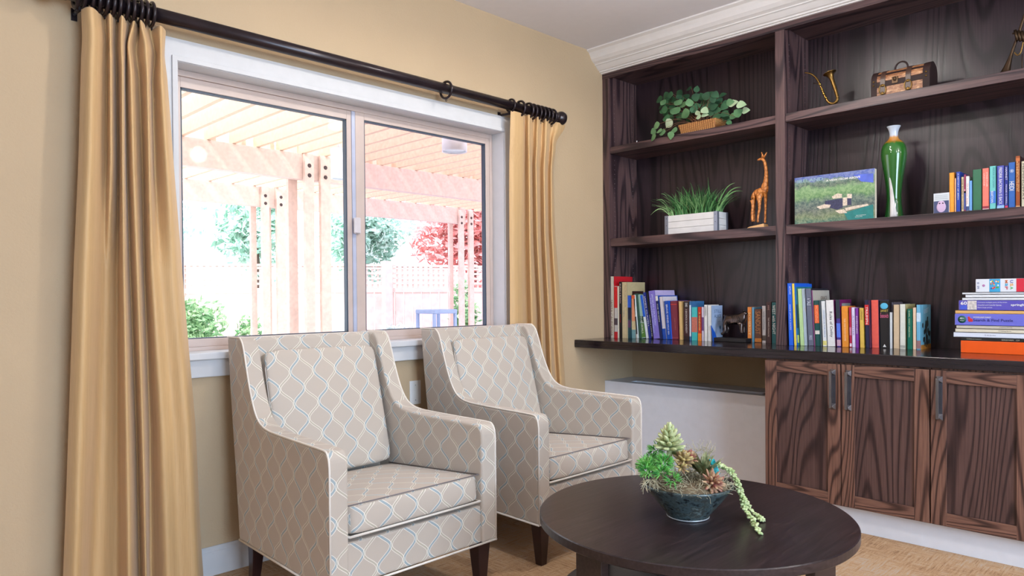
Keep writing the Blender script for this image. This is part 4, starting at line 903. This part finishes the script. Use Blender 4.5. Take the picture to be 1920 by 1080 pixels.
# ------------------------------------------------------------------ vase
t = NT('vase_glaze'); tc_ = t.n('ShaderNodeTexCoord'); spx = t.n('ShaderNodeSeparateXYZ'); t.l(tc_.outputs['Object'], spx.inputs[0]); n = t.noise(t.coord((1, 1, .2)), 30, 3)
k = t.math('MULTIPLY_ADD', n, .03, spx.outputs[2])
t.base(t.ramp(t.math('DIVIDE', k, .48), [(0, rgb(20, 74, 30)), (.55, rgb(36, 92, 34)), (.83, rgb(48, 104, 40)), (.86, rgb(200, 130, 50)), (.90, rgb(206, 150, 90)), (.92, rgb(190, 200, 214))])); t.p(Roughness=.08); t.b.inputs['Coat Weight'].default_value = .6; vm = t.m
vx, vy = 4.03, onx(1676, 330, 4.03).y
vs = thing('vase', (vx, vy, 1.5605), 'tall glossy green ceramic vase with a pale rim and white streak', 'vase')
pr = [(0, 0), (.043, 0), (.045, .006), (.042, .02), (.037, .06), (.034, .10), (.036, .15), (.043, .21), (.052, .27), (.059, .32), (.060, .345), (.056, .375), (.045, .398), (.030, .413), (.022, .425), (.020, .440), (.021, .455), (.026, .472), (.033, .486), (.0305, .486), (.022, .466), (.016, .45), (.0, .44)]
sp_ = smooth_path([(r, 0, h) for r, h in pr[:19]], 3); MB().lathe([(p.x, p.z*.98) for p in sp_]+[(r, h*.98) for r, h in pr[19:]], 48, (vx, vy, 1.5605)).build('body', vm, vs)
wm = MB(); wv = []
for i in range(15):
    f = i/14; z = .002+f*.205; rr = .0405+(.002 if z < .03 else 0); 
    for j, (zz, r0) in enumerate(((.0, .0452), (.02, .042), (.06, .037), (.10, .034), (.15, .036), (.21, .043))):
        if z >= zz: a_ = (zz, r0); b_ = ((.0, .0452), (.02, .042), (.06, .037), (.10, .034), (.15, .036), (.21, .043), (.27, .052))[j+1]
    rr = a_[1]+(b_[1]-a_[1])*(z-a_[0])/(b_[0]-a_[0])+.0012; hw = .36*(1-f)**.7+.04; ac = PI+.62-f*.42-.35
    for k_ in range(5):
        a = ac+hw*(k_/2-1); wv.append((vx+rr*math.cos(a), vy+rr*math.sin(a), 1.5605+z))
wm.add(wv, [(i*5+k_, i*5+k_+1, (i+1)*5+k_+1, (i+1)*5+k_) for i in range(14) for k_ in range(4)], 0, True); o_ = wm.build('white_streak', M((206, 200, 196), .2, var=.1), vs)
so = o_.modifiers.new('t', 'SOLIDIFY'); so.thickness = .0012; so.offset = 0

# ------------------------------------------------------------------ landscape picture book facing out
ib = thing('picture_book', (3.955, 1.53, 1.5605), 'wide landscape book standing face out beside the green vase, castle photo on its cover', 'book')
iy0, iy1, iz0, iz1 = onx(1491, 370, 3.95).y, onx(1640.5, 370, 3.95).y, 1.561, 1.818
C4 = lambda zx, zy: onx(1460+zx/4.9077, 220+zy/4.9077, 3.9495)
t = NT('hillside_photo'); v = t.coord(); sep = t.n('ShaderNodeSeparateXYZ'); tc_ = t.n('ShaderNodeTexCoord'); t.l(tc_.outputs['Object'], sep.inputs[0])
n1 = t.noise(v, 18, 5, .65); n2 = t.noise(v, 70, 4, .7); hz = t.math('ADD', t.math('MULTIPLY_ADD', n1, .09, -.045), sep.outputs[2])
c = t.ramp(t.math('DIVIDE', hz, .257), [(0, rgb(70, 120, 104)), (.12, rgb(120, 136, 96)), (.3, rgb(86, 96, 96)), (.45, rgb(84, 110, 104)), (.56, rgb(110, 156, 96)), (.72, rgb(136, 176, 120)), (.80, rgb(84, 104, 96)), (.88, rgb(110, 140, 126)), (.93, rgb(90, 110, 190))])
t.base(t.mix(.28, c, t.ramp(n2, [(.4, rgb(40, 52, 60)), (.6, rgb(190, 190, 160))]))); t.p(Roughness=.3); photo = t.m
MB().box(3.950, 3.976, iy1, iy0, iz0, iz1).build('pages', paper_m, ib); MB().box(3.9495, 3.952, iy1, iy0+.002, iz0, iz1+.002).box(3.974, 3.977, iy1, iy0+.002, iz0, iz1+.002).box(3.9495, 3.977, iy0, iy0+.003, iz0, iz1+.002).build('cover', photo, ib, bevel=.001)
def patch(pts, mat, name, off=.0): 
    q = [C4(a, b) for a, b in pts]; return MB().prism([(p.y, p.z) for p in q], 0, 3.9482-off, 3.9497).build(name, mat, ib)
st = M((214, 196, 176), .5, var=.25, scale=120); dk = M((56, 56, 86), .5, var=.3, scale=120); sea = M((40, 124, 120), .4, var=.12, scale=50)
patch([(600, 880), (700, 850), (870, 800), (872, 930), (640, 945)], sea, 'sea_area')
patch([(430, 770), (590, 745), (590, 830), (540, 850), (420, 820)], dk, 'castle_shade', .0002); patch([(590, 740), (630, 735), (632, 810), (590, 815)], st, 'castle_wall', .0003)
patch([(630, 705), (675, 705), (672, 745), (632, 745)], st, 'castle_tower', .0003); patch([(632, 745), (668, 745), (668, 805), (632, 808)], dk, 'castle_tower_shade', .0003)
patch([(490, 730), (540, 700), (585, 705), (580, 740), (500, 750)], st, 'castle_roof', .0003); patch([(610, 835), (700, 815), (820, 795), (828, 812), (700, 840), (620, 862)], st, 'castle_terrace', .0003)
patch([(350, 825), (420, 800), (480, 805), (470, 830), (380, 845)], st, 'ruin', .0003); patch([(520, 860), (600, 845), (632, 880), (560, 885)], st, 'ruin', .0003)
patch([(690, 530), (872, 515), (872, 600), (760, 590)], M((84, 104, 200), .4, var=.2), 'sky_corner')
text('IRELAND', (3.9485, C4(292, 578).y, C4(292, 578).z), XH, ZH, C4(180, 580).y-C4(412, 580).y, .017, M((158, 190, 190), .4), ib, 'title', .001)
text('A VIEW FROM ABOVE', (3.9480, C4(592, 562).y, C4(592, 566).z), XH, ZH, C4(434, 560).y-C4(750, 560).y, .011, M(W_, .4), ib, 'title', .001, .015)
text('PHOTOGRAPHS BY', (3.9480, C4(760, 900).y, C4(760, 900).z), XH, ZH, .05, .0045, M(W_, .4), ib, 'title', .001); text('ANTONIO ATTINI', (3.9480, C4(738, 915).y, C4(738, 915).z), XH, ZH, .036, .0045, M(W_, .4), ib, 'title', .001)

# ------------------------------------------------------------------ treasure chest
cz = 2.1835; cy0, cy1 = 1.335, 1.064; cx0, cx1 = 3.985, 4.115; zl = cz+.085
hbar = M((120, 84, 66), .5, var=.2, name='chest_strip'); 
t = NT('old_map_wood'); n = t.noise(t.coord((1, .35, 1)), 90, 4, .7); t.base(t.ramp(n, [(.3, rgb(84, 46, 28)), (.5, rgb(160, 104, 66)), (.68, rgb(212, 164, 118))])); t.p(Roughness=.45); mapm = t.m
ck = thing('treasure_chest', (4.05, 1.2, cz), 'small old-map treasure chest with dark straps and handle on the top shelf', 'chest')
MB().box(cx0, cx1, cy1, cy0, cz, zl).build('body', mapm, ck, bevel=.003)
def arch(k, y0, y1, name, mat, a0=0, a1=PI, parent=ck):
    rx_, rz_ = (cx1-cx0)/2*k, .062*k; mx = (cx0+cx1)/2; pts = [(mx-rx_*math.cos(a0+(a1-a0)*i/20), zl+.001+rz_*math.sin(a0+(a1-a0)*i/20)) for i in range(21)]
    m = MB(); a = [(p[0], y0, p[1]) for p in pts]; m.prism([(p[0], p[1]) for p in pts], 1, y0, y1, 0); return m.build(name, mat, parent)
ld = arch(1.0, cy1, cy0, 'lid', mapm)
dkl = M((46, 30, 28), .6, var=.2, spec=.25, name='chest_leather')
for ya, yb_ in ((cy0-.026, cy0+.002), (cy1-.002, cy1+.030)):
    arch(1.035, ya, yb_, 'corner_band', dkl); MB().box(cx0-.003, cx1+.002, ya, yb_, cz, zl+.002).build('corner_band', dkl, ck, bevel=.001)
for yy in (1.288, 1.20-.062+.0): pass
for yy in (1.280, 1.160):
    arch(1.045, yy-.012, yy+.012, 'strap', M((74, 50, 40), .4, name='strap_leather')); MB().box(cx0-.004, cx0, yy-.012, yy+.012, cz+.006, zl+.002).build('strap', M((74, 50, 40), .4, name='strap_leather'), ck)
    MB().tube([(cx0-.006, yy+.016*math.cos(a*PI/8), cz+.042+.026*math.sin(a*PI/8)) for a in range(16)], .003, 6, True).ell((cx0-.007, yy, cz+.022), (.004, .008, .009)).ell((cx0-.007, yy, cz+.062), (.004, .007, .007)).build('buckle', brass, ck)
MB().box(cx0-.003, cx0, cy1+.03, cy0-.026, zl-.028, zl-.002).build('dark_strip', dkl, ck); arch(1.02, cy1+.03, cy0-.026, 'dark_strip', dkl, .50, .72)
MB().box(cx0-.006, cx0, 1.207, 1.235, zl-.022, zl+.012).ell((cx0-.006, 1.221, zl+.0), (.005, .009, .012)).build('lock', brass_d, ck, bevel=.001)
sd = MB()
for yy in (cy0-.012, cy1+.014):
    for zz in (zl-.016, zl+.004): sd.ell((cx0-.005, yy, zz), (.004, .005, .005), 8, 5)
sd.build('studs', brass, ck)
hd_ = [( (cx0+cx1)/2-.008, 1.238+ -.030*(1-math.cos(PI*i/12)) , zl+.058+.040*math.sin(PI*i/12)**.8) for i in range(13)]
MB().tube(hd_, .0045, 8).build('handle', dkl, ck)

# ------------------------------------------------------------------ brass horns
H7 = lambda a, b, x=4.0: onx(1460+a/4.174, b/4.174, x)
hn = thing('brass_horn', tuple(H7(420, 800)), 'miniature bent brass horn standing on the top shelf beside the chest', 'horn')
hn.location.z = 2.1835; hn['_o'] = list(hn.location)
pth = smooth_path([H7(205, 570), H7(240, 574), H7(275, 592), H7(310, 635), H7(335, 690), H7(365, 760), H7(392, 800), H7(425, 812), H7(452, 795), H7(462, 770)], 5)
rs = [.0035+.0025*min(1, i/20)+.003*max(0, (i-20)/30) for i in range(len(pth))]
MB().tube(pth, rs, 12).build('tube', brass, hn)
pb_ = smooth_path([H7(462, 770), H7(448, 715), H7(430, 660), H7(416, 620), H7(405, 590), H7(399, 572)], 5); n_ = len(pb_)
MB().tube(pb_, [.008+.006*(i/n_)+.026*max(0, (i/n_-.55)/.45)**2.2 for i in range(n_)], 20).build('bell', brass, hn)
for a, b in ((322, 660), (338, 700), (352, 735), (368, 765)): MB().ell(tuple(H7(a, b, 3.992)), (.005, .0065, .005), 8, 6).build('key', M((214, 180, 80), .25, metal=1, name='bright_brass'), hn)
MB().tube([H7(275, 650, 3.995), H7(330, 668, 3.992)], .0025, 6).build('key_lever', brass_d, hn)
tr = thing('brass_trumpet', tuple(H7(1775, 540)), 'dark brass trumpet standing on its bell at the top shelf edge of view', 'trumpet'); tr.location.z = 2.1835; tr['_o'] = list(tr.location)
c0 = H7(1770, 540, 4.0); c0.z = 2.1835
pt_ = smooth_path([c0, c0.lerp(H7(1800, 470), .25), H7(1812, 455), H7(1840, 370), H7(1870, 290), H7(1895, 210), H7(1925, 120), H7(1950, 40)], 5); n_ = len(pt_)
MB().tube(pt_, [.006+.034*max(0, 1-i/(n_*.36))**1.8 for i in range(n_)], 20).build('bell', brass_d, tr)
for k in range(3): MB().tube([H7(1850+k*26, 235+k*4, 3.985), H7(1868+k*26, 318+k*4, 3.985)], .0062, 10).build('valve', brass_d, tr)
MB().tube(smooth_path([H7(1830, 262), H7(1880, 258), H7(1960, 250)], 4), .004, 8).build('lead_pipe', brass_d, tr); MB().tube(smooth_path([H7(1845, 410, 3.99), H7(1868, 432, 3.99), H7(1892, 415, 3.99), H7(1905, 370, 3.99), H7(1915, 320, 3.99)], 5), .003, 8).build('slide_tube', brass, tr)
qq = H7(1905, 400, 4.01); MB().tube([(qq.x, qq.y, 2.1835), (qq.x, qq.y, 2.27)], .002, 6).build('stand_wire', brass_d, tr)
# little white pin on shelf
pn = thing('push_pin', (3.94, onx(1194, 262, 3.94).y, 2.1835), 'tiny white push pin on the shelf edge left of the ivy', 'pin'); MB().lathe([(0, 0), (.004, 0), (.002, .003), (.002, .008), (.0045, .010), (.0045, .012), (0, .012)], 12, tuple(pn.location)).build('pin', white_p, pn)

# ------------------------------------------------------------------ leaves helper
def leaf(m, p, d, n, L, W, mi=0, fold=.15, heart=False):
    """leaf starting at p, pointing along d, face normal n"""
    d = Vector(d).normalized(); n = Vector(n); n = (n-d*n.dot(d)); n = n.normalized() if n.length > 1e-5 else d.orthogonal().normalized(); s_ = d.cross(n)
    prof_ = [(0, .0), (.08, .55 if heart else .25), (.3, 1), (.55, .9), (.8, .5), (1, 0)]
    vs_ = []; 
    for f, w in prof_:
        c = Vector(p)+d*(L*f)-n*(L*.18*f*f); vs_ += [c-s_*(W*w)+n*(W*w*fold), c, c+s_*(W*w)+n*(W*w*fold)]
    m.add(vs_, [q for k in range(5) for q in ((k*3, k*3+1, k*3+4, k*3+3), (k*3+1, k*3+2, k*3+5, k*3+4))], mi, True)
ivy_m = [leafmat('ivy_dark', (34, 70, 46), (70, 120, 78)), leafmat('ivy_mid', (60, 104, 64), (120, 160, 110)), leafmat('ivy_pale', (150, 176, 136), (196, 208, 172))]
iv = thing('ivy_basket', (4.03, 2.37, 2.1835), 'trailing artificial ivy in a small wicker basket on the top shelf', 'potted plant')
t = NT('wicker'); wv1 = t.n('ShaderNodeTexWave'); wv1.bands_direction = 'Z'; t.l(t.coord(), wv1.inputs[0]); wv1.inputs['Scale'].default_value = 42; wv2 = t.n('ShaderNodeTexWave'); wv2.bands_direction = 'Y'; t.l(t.coord(), wv2.inputs[0]); wv2.inputs['Scale'].default_value = 22
mm = t.math('MULTIPLY', wv1.outputs['Fac'], wv2.outputs['Fac']); t.base(t.ramp(mm, [(0, rgb(140, 86, 44)), (.5, rgb(206, 146, 84)), (1, rgb(226, 176, 110))])); t.p(Roughness=.6); t.bump(mm, .8, .003); wick = t.m
by0, by1 = onx(1273, 240, 3.96).y, onx(1342, 232, 3.96).y
MB().hexa([(3.965, by1+.012, 2.184), (4.075, by1+.012, 2.184), (4.075, by0-.012, 2.184), (3.965, by0-.012, 2.184), (3.950, by1-.004, 2.248), (4.09, by1-.004, 2.248), (4.09, by0+.004, 2.248), (3.950, by0+.004, 2.248)]).build('basket', wick, iv, bevel=.006, seg=3)
rnd = random.Random(11)
A6 = lambda a, b, x: onx(1080+a/3.6, b/3.6, x)
ctr = [(585, 690, 1, 1), (540, 850, 1, 1), (585, 750, .8, 0), (520, 890, 1, 1), (580, 895, 1, 1), (625, 835, 1, 2), (660, 880, 1, 1), (640, 915, 1, 1), (695, 630, 1, 0), (685, 690, 1, 1), (665, 745, 1.2, 1), (735, 770, 1.2, 1), (720, 705, 1, 1), (765, 690, 1, 1), (810, 655, .9, 0), (760, 600, .8, 0), (815, 600, .8, 0), (740, 650, 1, 0), (900, 640, 1, 0), (940, 640, 1, 0), (970, 680, .9, 0), (990, 640, .8, 0), (1040, 690, .9, 1), (1060, 695, .9, 2), (1115, 705, .9, 2), (1145, 745, .8, 2), (1095, 760, .9, 1), (1060, 785, .9, 1), (1035, 830, .8, 1), (950, 790, 1, 0), (910, 760, .9, 0), (870, 745, .8, 2), (820, 760, .7, 2), (825, 790, .7, 2), (870, 775, .7, 2), (860, 690, .9, 0), (930, 720, 1, 0), (880, 720, .9, 0), (620, 660, .8, 0), (520, 930, .8, 1), (560, 885, .9, 1), (640, 800, .9, 0), (700, 800, .9, 0), (780, 740, 1, 0), (850, 650, .9, 0), (1000, 720, .8, 0), (690, 780, 1, 0), (760, 800, .9, 0)]
ms = [MB(), MB(), MB()]; stems = MB(); c0 = Vector((4.02, 2.36, 2.245))
for a, b, s_, k in ctr+[(rnd.uniform(560, 1020), rnd.uniform(640, 800), .9, 0) for _ in range(46)]:
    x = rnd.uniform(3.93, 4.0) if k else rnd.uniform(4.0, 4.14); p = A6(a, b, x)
    if p.z < 2.20: p = A6(a, b, 3.905 if b > 880 else 3.93); 
    if p.x > 3.91 and p.z < 2.20: p.x = 3.895
    d = (p-c0); d.normalize(); n = Vector((-1, -.45+rnd.uniform(-.5, .5), .35+rnd.uniform(-.5, .5))); L_ = .058*s_*rnd.uniform(.85, 1.2)
    dd = Vector((0, d.y+rnd.uniform(-.5, .5), d.z*.6+rnd.uniform(-.7, .3))); dd = dd.normalized() if dd.length > .1 else Vector((0, 1, 0))
    leaf(ms[k], p-dd*L_*.5, dd, n, L_, L_*.46, heart=True)
    if rnd.random() < .6: stems.tube(smooth_path([c0+Vector((rnd.uniform(-.03, .03), rnd.uniform(-.05, .05), 0)), (c0+p)/2+Vector((0, 0, .035)), p-dd*L_*.5], 4), .0012, 5)
for k, nm in enumerate(('dark_leaves', 'green_leaves', 'pale_leaves')): ms[k].build(nm, ivy_m[k], iv)  # darkest green leaves mostly sit deeper in the plant
stems.build('stems', M((120, 84, 60), .7), iv)
# grass planter
gp = thing('grass_planter', (4.0, 2.36, 1.5605), 'white wooden planter box of spiky green grass on the middle shelf', 'potted plant')
gy0, gy1 = 2.592, 2.222-.0
wb = M((226, 222, 220), .6, var=.06, scale=14, name='whitewashed_wood'); gap = M((120, 112, 108), .7)
bxm = MB(); px0, px1 = 3.975, 4.105
for i in range(3): bxm.box(px0, px1, gy1, gy0, 1.561+i*.041, 1.561+i*.041+.0395)
bxm.build('box', wb, gp, bevel=.0012)
mt = M((150, 156, 172), .35, metal=.6, name='corner_metal')
for yy, s_ in ((gy0, 1), (gy1, -1)):
    m = MB().box(px0-.0025, px0, yy-.022 if s_ > 0 else yy, yy if s_ > 0 else yy+.022, 1.561, 1.684).box(px0-.0025, px0+.02, yy, yy+.0025*s_, 1.561, 1.684); m.build('corner_bracket', mt, gp); MB().box(px1-.02, px1, yy, yy+.0025*s_, 1.561, 1.684).build('corner_bracket', mt, gp)
for yy in (gy0-.011, gy1+.011):
    for zz in (1.62, 1.665): MB().ell((px0-.003, yy, zz), (.0012, .0025, .0025), 6, 4).build('screw', black_p, gp)
gm = [leafmat('grass_dark', (30, 84, 40), (60, 120, 60)), leafmat('grass_light', (80, 140, 76), (150, 190, 130))]
rnd = random.Random(21); gr = [MB(), MB()]
for i in range(250):
    y = rnd.uniform(gy1+.015, gy0-.015); x = rnd.uniform(px0+.02, px1-.02); f = (y-(gy0+gy1)/2)/.18
    out = Vector((rnd.uniform(-.10, .05), f*rnd.uniform(.03, .13)+rnd.uniform(-.05, .05), 0)); hgt = rnd.uniform(.12, .24)*(1-.25*abs(f)); w = rnd.uniform(.0028, .0055)
    b_ = Vector((x, y, 1.675)); pts = []; 
    for k in range(7):
        u = k/6; p_ = b_+out*(u**1.6)*1.25+Vector((0, 0, hgt*(u-.28*u*u*abs(out.length/.1)))); p_.x = min(p_.x, 4.22); pts.append(p_)
    s_ = Vector((rnd.uniform(-.3, .3), 1, 0)).normalized() if rnd.random() < .7 else Vector((1, 0, 0)); vs_ = []
    for k, p_ in enumerate(pts): ww = w*(1-(k/6)**2); vs_ += [p_-s_*ww, p_+Vector((-.0006, 0, -.0006)), p_+s_*ww]
    gr[i % 2].add(vs_, [q for k in range(6) for q in ((k*3, k*3+1, k*3+4, k*3+3), (k*3+1, k*3+2, k*3+5, k*3+4))], 0, True)
for t_y, t_z, b_y in ((2.70, 1.70, 2.56), (2.655, 1.79, 2.55), (2.62, 1.83, 2.54), (2.06, 1.81, 2.24), (2.05, 1.785, 2.24), (2.28, 1.895, 2.29), (2.10, 1.84, 2.25), (2.5, 1.86, 2.47), (2.40, 1.87, 2.38)):
    b_ = Vector((4.0, b_y, 1.67)); e_ = Vector((3.97, t_y, t_z)); vs_ = []
    for k in range(9):
        u = k/8; p_ = b_.lerp(e_, u)+Vector((0, 0, .05*math.sin(PI*u))); ww = .0042*(1-u**2)+.0003; vs_ += [p_-Vector((0, .4, .9)).normalized()*ww, p_+Vector((-.001, 0, 0)), p_+Vector((0, .4, .9)).normalized()*ww]
    gr[1].add(vs_, [q for k in range(8) for q in ((k*3, k*3+1, k*3+4, k*3+3), (k*3+1, k*3+2, k*3+5, k*3+4))], 0, True)
gr[0].build('dark_blades', gm[0], gp); gr[1].build('light_blades', gm[1], gp)
MB().box(px0+.01, px1-.01, gy1+.01, gy0-.01, 1.67, 1.682).build('soil', M((60, 50, 36), .9), gp)

# ------------------------------------------------------------------ succulent bowl on the table
bc0 = onz(1290, 968, TZ); bx, by = bc0.x, bc0.y
sb = thing('succulent_bowl', (bx, by, TZ), 'mottled dark ceramic bowl of mixed succulents on the coffee table', 'plant arrangement')
t = NT('raku_glaze'); n = t.noise(t.coord((1, 1, 1.6)), 22, 5, .65); m2 = t.noise(t.coord(), 8, 3)
t.base(t.mix(m2, t.ramp(n, [(.36, rgb(40, 44, 46)), (.48, rgb(104, 130, 136)), (.56, rgb(66, 80, 80)), (.68, rgb(160, 180, 180))]), t.ramp(n, [(.35, rgb(30, 30, 28)), (.6, rgb(84, 76, 62)), (.7, rgb(90, 116, 118))]))); t.p(Roughness=.22, Metallic=.25); raku = t.m
bp_ = [(0, .003), (.05, .003), (.062, .0), (.064, .004), (.066, .012), (.085, .035), (.108, .065), (.131, .098), (.138, .106), (.137, .111), (.130, .111), (.118, .090), (.09, .06), (0, .05)]
MB().lathe([(r*1.06, h) for r, h in bp_], 64, (bx, by, TZ)).build('bowl', [raku], sb)
MB().torus((bx, by, TZ+.004), .0665, .0028, 'z', 48).build('foot_ring', M((170, 176, 180), .3, metal=.3), sb)
MB().ell((bx, by, TZ+.098), (.134, .134, .032), 28, 8).build('soil', M((112, 96, 74), .9, var=.4, scale=60), sb)
Rv = Vector((math.cos(YAW), -math.sin(YAW), 0)); Fv = Vector((math.sin(YAW), math.cos(YAW), 0))
def BP(r, f, z): return Vector((bx, by, TZ))+Rv*r+Fv*f+Vector((0, 0, z))
def C9(a, b, dep=0):  # image position -> point on the vertical plane through the bowl centre, moved dep away from the viewer
    d = ray(1160+a/4.153, 780+b/4.153); c = Vector((bx, by, 0))+Fv*dep; k = c.dot(Fv)/d.dot(Fv); return EYE+d*k
def rosette(m, c, axis, n, L, W, layers=4, open0=.15, open1=1.25, mi=0, thick=.45):
    axis = Vector(axis).normalized(); u = axis.orthogonal().normalized(); v_ = axis.cross(u); k = 0
    for l in range(layers):
        tilt = open0+(open1-open0)*l/max(1, layers-1); nn = max(3, int(n*(.5+.5*l/max(1, layers-1)))); ll = L*(.75+.25*l/max(1, layers-1))
        for i in range(nn):
            a = 2*PI*i/nn+l*.9; d = (axis*math.cos(tilt)+(u*math.cos(a)+v_*math.sin(a))*math.sin(tilt)).normalized()
            q = d.to_track_quat('Z', 'Y').to_matrix(); m.ell(Vector(c)+axis*(.012*(layers-l)/layers)*L/.03+d*ll*.55, (W, W*thick+W*.25, ll*.55), 8, 6, mi, q)
    return m
def sucm(name, a, b): t = NT(name); n = t.noise(t.coord(), 60, 2); t.base(t.ramp(n, [(.35, rgb(*a)), (.65, rgb(*b))])); t.p(Roughness=.45); t.b.inputs['Subsurface Weight'].default_value = .08; t.b.inputs['Subsurface Radius'].default_value = (.01, .01, .005); return t.m
pale = sucm('pale_succulent', (150, 166, 112), (206, 208, 160)); red = sucm('red_succulent', (150, 84, 76), (190, 160, 120)); bronze_s = sucm('bronze_succulent', (120, 92, 66), (190, 170, 110)); agv = sucm('agave_leaf', (104, 120, 80), (160, 160, 116)); pearl = sucm('pearl_leaf', (164, 184, 120), (204, 212, 160))
grn = sucm('bright_green', (54, 146, 66), (140, 206, 104)); 
ech = MB()
for l_ in range(6):
    cc_ = C9(395, 270, .01)+Vector((0, 0, .052-.0092*l_)); n_l = (3, 5, 7, 8, 9, 9)[l_]; tl = (.12, .35, .62, .9, 1.15, 1.4)[l_]
    for i in range(n_l):
        a = 2*PI*i/n_l+l_*1.1; d = Vector((math.cos(a)*math.sin(tl), math.sin(a)*math.sin(tl), math.cos(tl))); ll = .040+.002*l_
        ech.ell(cc_+d*ll*.55, (.0092, .0062, ll*.56), 10, 7, 0, d.to_track_quat('Z', 'Y').to_matrix())
ech.build('pale_echeveria', pale, sb)
MB().tube([C9(400, 380, .01), C9(395, 260, .01)], .009, 8).build('echeveria_stem', pale, sb)
MB().ell(C9(450, 270, .02), (.02, .02, .018)).build('echeveria_base', pale, sb)
for (a, b, dp_, n_) in ((215, 385, -.03, 26), (260, 345, .02, 18), (350, 375, -.045, 30), (340, 440, -.07, 18), (225, 430, -.05, 18), (290, 265, .03, 12), (420, 505, -.10, 8)):
    c = C9(a, b, dp_); m = MB(); rr = .030 if n_ > 20 else .022
    for i in range(n_*2):
        z = rnd.uniform(-.5, 1); a_ = rnd.uniform(0, 2*PI); s_ = math.sqrt(max(0, 1-z*z)); d = Vector((s_*math.cos(a_), s_*math.sin(a_), z)); p = c+d*rr*.55
        for k in range(3):
            d2 = (d+Vector((rnd.uniform(-.6, .6), rnd.uniform(-.6, .6), rnd.uniform(-.6, .6)))).normalized(); q = d2.to_track_quat('Z', 'Y').to_matrix(); m.ell(p+d2*.010, (.0021, .0013, .0125), 5, 4, 0, q)
    m.build('green_sprig', grn, sb)
rosette(MB(), C9(500, 360, -.03), (-.3, -.5, .9), 10, .036, .0075, 3, .3, 1.3).build('bronze_rosette', bronze_s, sb); rosette(MB(), C9(545, 350, .0), (.1, -.3, 1), 9, .032, .0075, 3, .3, 1.3).build('red_rosette', red, sb); rosette(MB(), C9(480, 410, -.05), (-.2, -.6, .6), 8, .026, .005, 2, .5, 1.3).build('bronze_rosette', bronze_s, sb)
m = MB()
for i in range(40):
    a = rnd.uniform(0, 2*PI); w_ = rnd.uniform(.1, .9); d = Vector((math.cos(a)*w_, math.sin(a)*w_, 1)); leaf(m, C9(665, 470, -.02)+Vector((d.x, d.y, 0))*.01, d, Vector((-d.x-.01, -d.y, .5)), rnd.uniform(.06, .092), .0085, fold=.35)
m.build('agave', agv, sb)
rosette(MB(), C9(712, 525, -.085), (-.25, -.85, .45), 11, .044, .0068, 3, .35, 1.3).build('pink_star_rosette', red, sb)
gl_ = MB().hexa([C9(700, 335, -.01), C9(745, 332, -.01), C9(745, 332, .01), C9(700, 335, .01)][::-1]+[C9(755, 465, -.01), C9(792, 455, -.01), C9(792, 455, .01), C9(755, 465, .01)][::-1]); t = NT('teal_glass'); t.base(t.ramp(t.noise(t.coord(), 60, 3), [(.4, rgb(10, 110, 120)), (.6, rgb(60, 190, 190))])); t.p(Roughness=.15); gl_.build('teal_glass_chunk', t.m, sb, bevel=.003)
# moss and dry tendrils
ms_ = MB(); rnd = random.Random(31)
for i in range(420):
    a = rnd.uniform(0, 2*PI); r = rnd.uniform(.0, .142); c = Vector((bx+r*math.cos(a), by+r*math.sin(a), TZ+.128-r*.12+rnd.uniform(0, .012))); pts = [c]; d = Vector((rnd.uniform(-1, 1), rnd.uniform(-1, 1), rnd.uniform(-.3, .8)))
    for k in range(5): d = (d+Vector((rnd.uniform(-1, 1), rnd.uniform(-1, 1), rnd.uniform(-.8, .5)))*.8).normalized(); c = c+d*.008; pts.append(c)
    ms_.tube(smooth_path(pts, 2), .0008, 4)
for i in range(40):
    c = C9(rnd.uniform(560, 730), rnd.uniform(260, 330), .04); pts = [c]; d = Vector((rnd.uniform(-.5, .5), rnd.uniform(-.5, .5), .7))
    for k in range(5): d = (d+Vector((rnd.uniform(-1, 1), rnd.uniform(-1, 1), rnd.uniform(-.8, .8)))*.7).normalized(); c = c+d*.008; pts.append(c)
    ms_.tube(smooth_path(pts, 2), .0007, 4)
for i in range(30):
    c = C9(rnd.uniform(190, 300), rnd.uniform(490, 520), -.08); pts = [c]; d = Vector((-.3, -.3, -.3))
    for k in range(6): d = (d+Vector((rnd.uniform(-1, 1), rnd.uniform(-1, 1), rnd.uniform(-1, .5)))*.8).normalized(); c = c+d*.007; pts.append(c)
    ms_.tube(smooth_path(pts, 2), .0008, 4)
tag(ms_.build('spanish_moss', M((176, 168, 140), .8, var=.2), sb), kind='stuff')
# trailing donkey tail: over the rim, down and onto the table top
def trail(pts, nm, n_, sz):
    pa = smooth_path(pts, 10); m = MB(); m.tube(pa, .0015, 5); L_ = len(pa)
    for i in range(n_):
        f = i/n_; p = pa[int(f*(L_-1))]; a = i*2.4; d = Vector((math.cos(a), math.sin(a), .5*math.sin(a*1.7))).normalized(); q = d.to_track_quat('Z', 'Y').to_matrix(); c = p+d*sz*1.0
        if c.z < TZ+sz*.8: c.z = TZ+sz*.8
        m.ell(c, (sz*.72, sz*.72, sz*1.15), 8, 6, 0, q)
    m.build(nm, pearl, sb)
e1 = onz(1425, 1001, TZ+.006); e2 = onz(1429, 973, TZ+.008); mid = onz(1409, 975, TZ+.01)
trail([C9(760, 370, .01), C9(830, 400, .0), C9(890, 450, -.0), C9(930, 540, -.01), C9(965, 640, -.02), C9(985, 720, -.03), mid.lerp(e1, .25)+Vector((0, 0, .006)), e1], 'donkey_tail', 150, .0062)
trail([C9(800, 390, .02), C9(880, 440, .02), C9(940, 560, .01), C9(985, 660, .0), C9(1030, 730, -.01), e2+Vector((-.01, .0, .004)), e2], 'donkey_tail', 120, .0055)
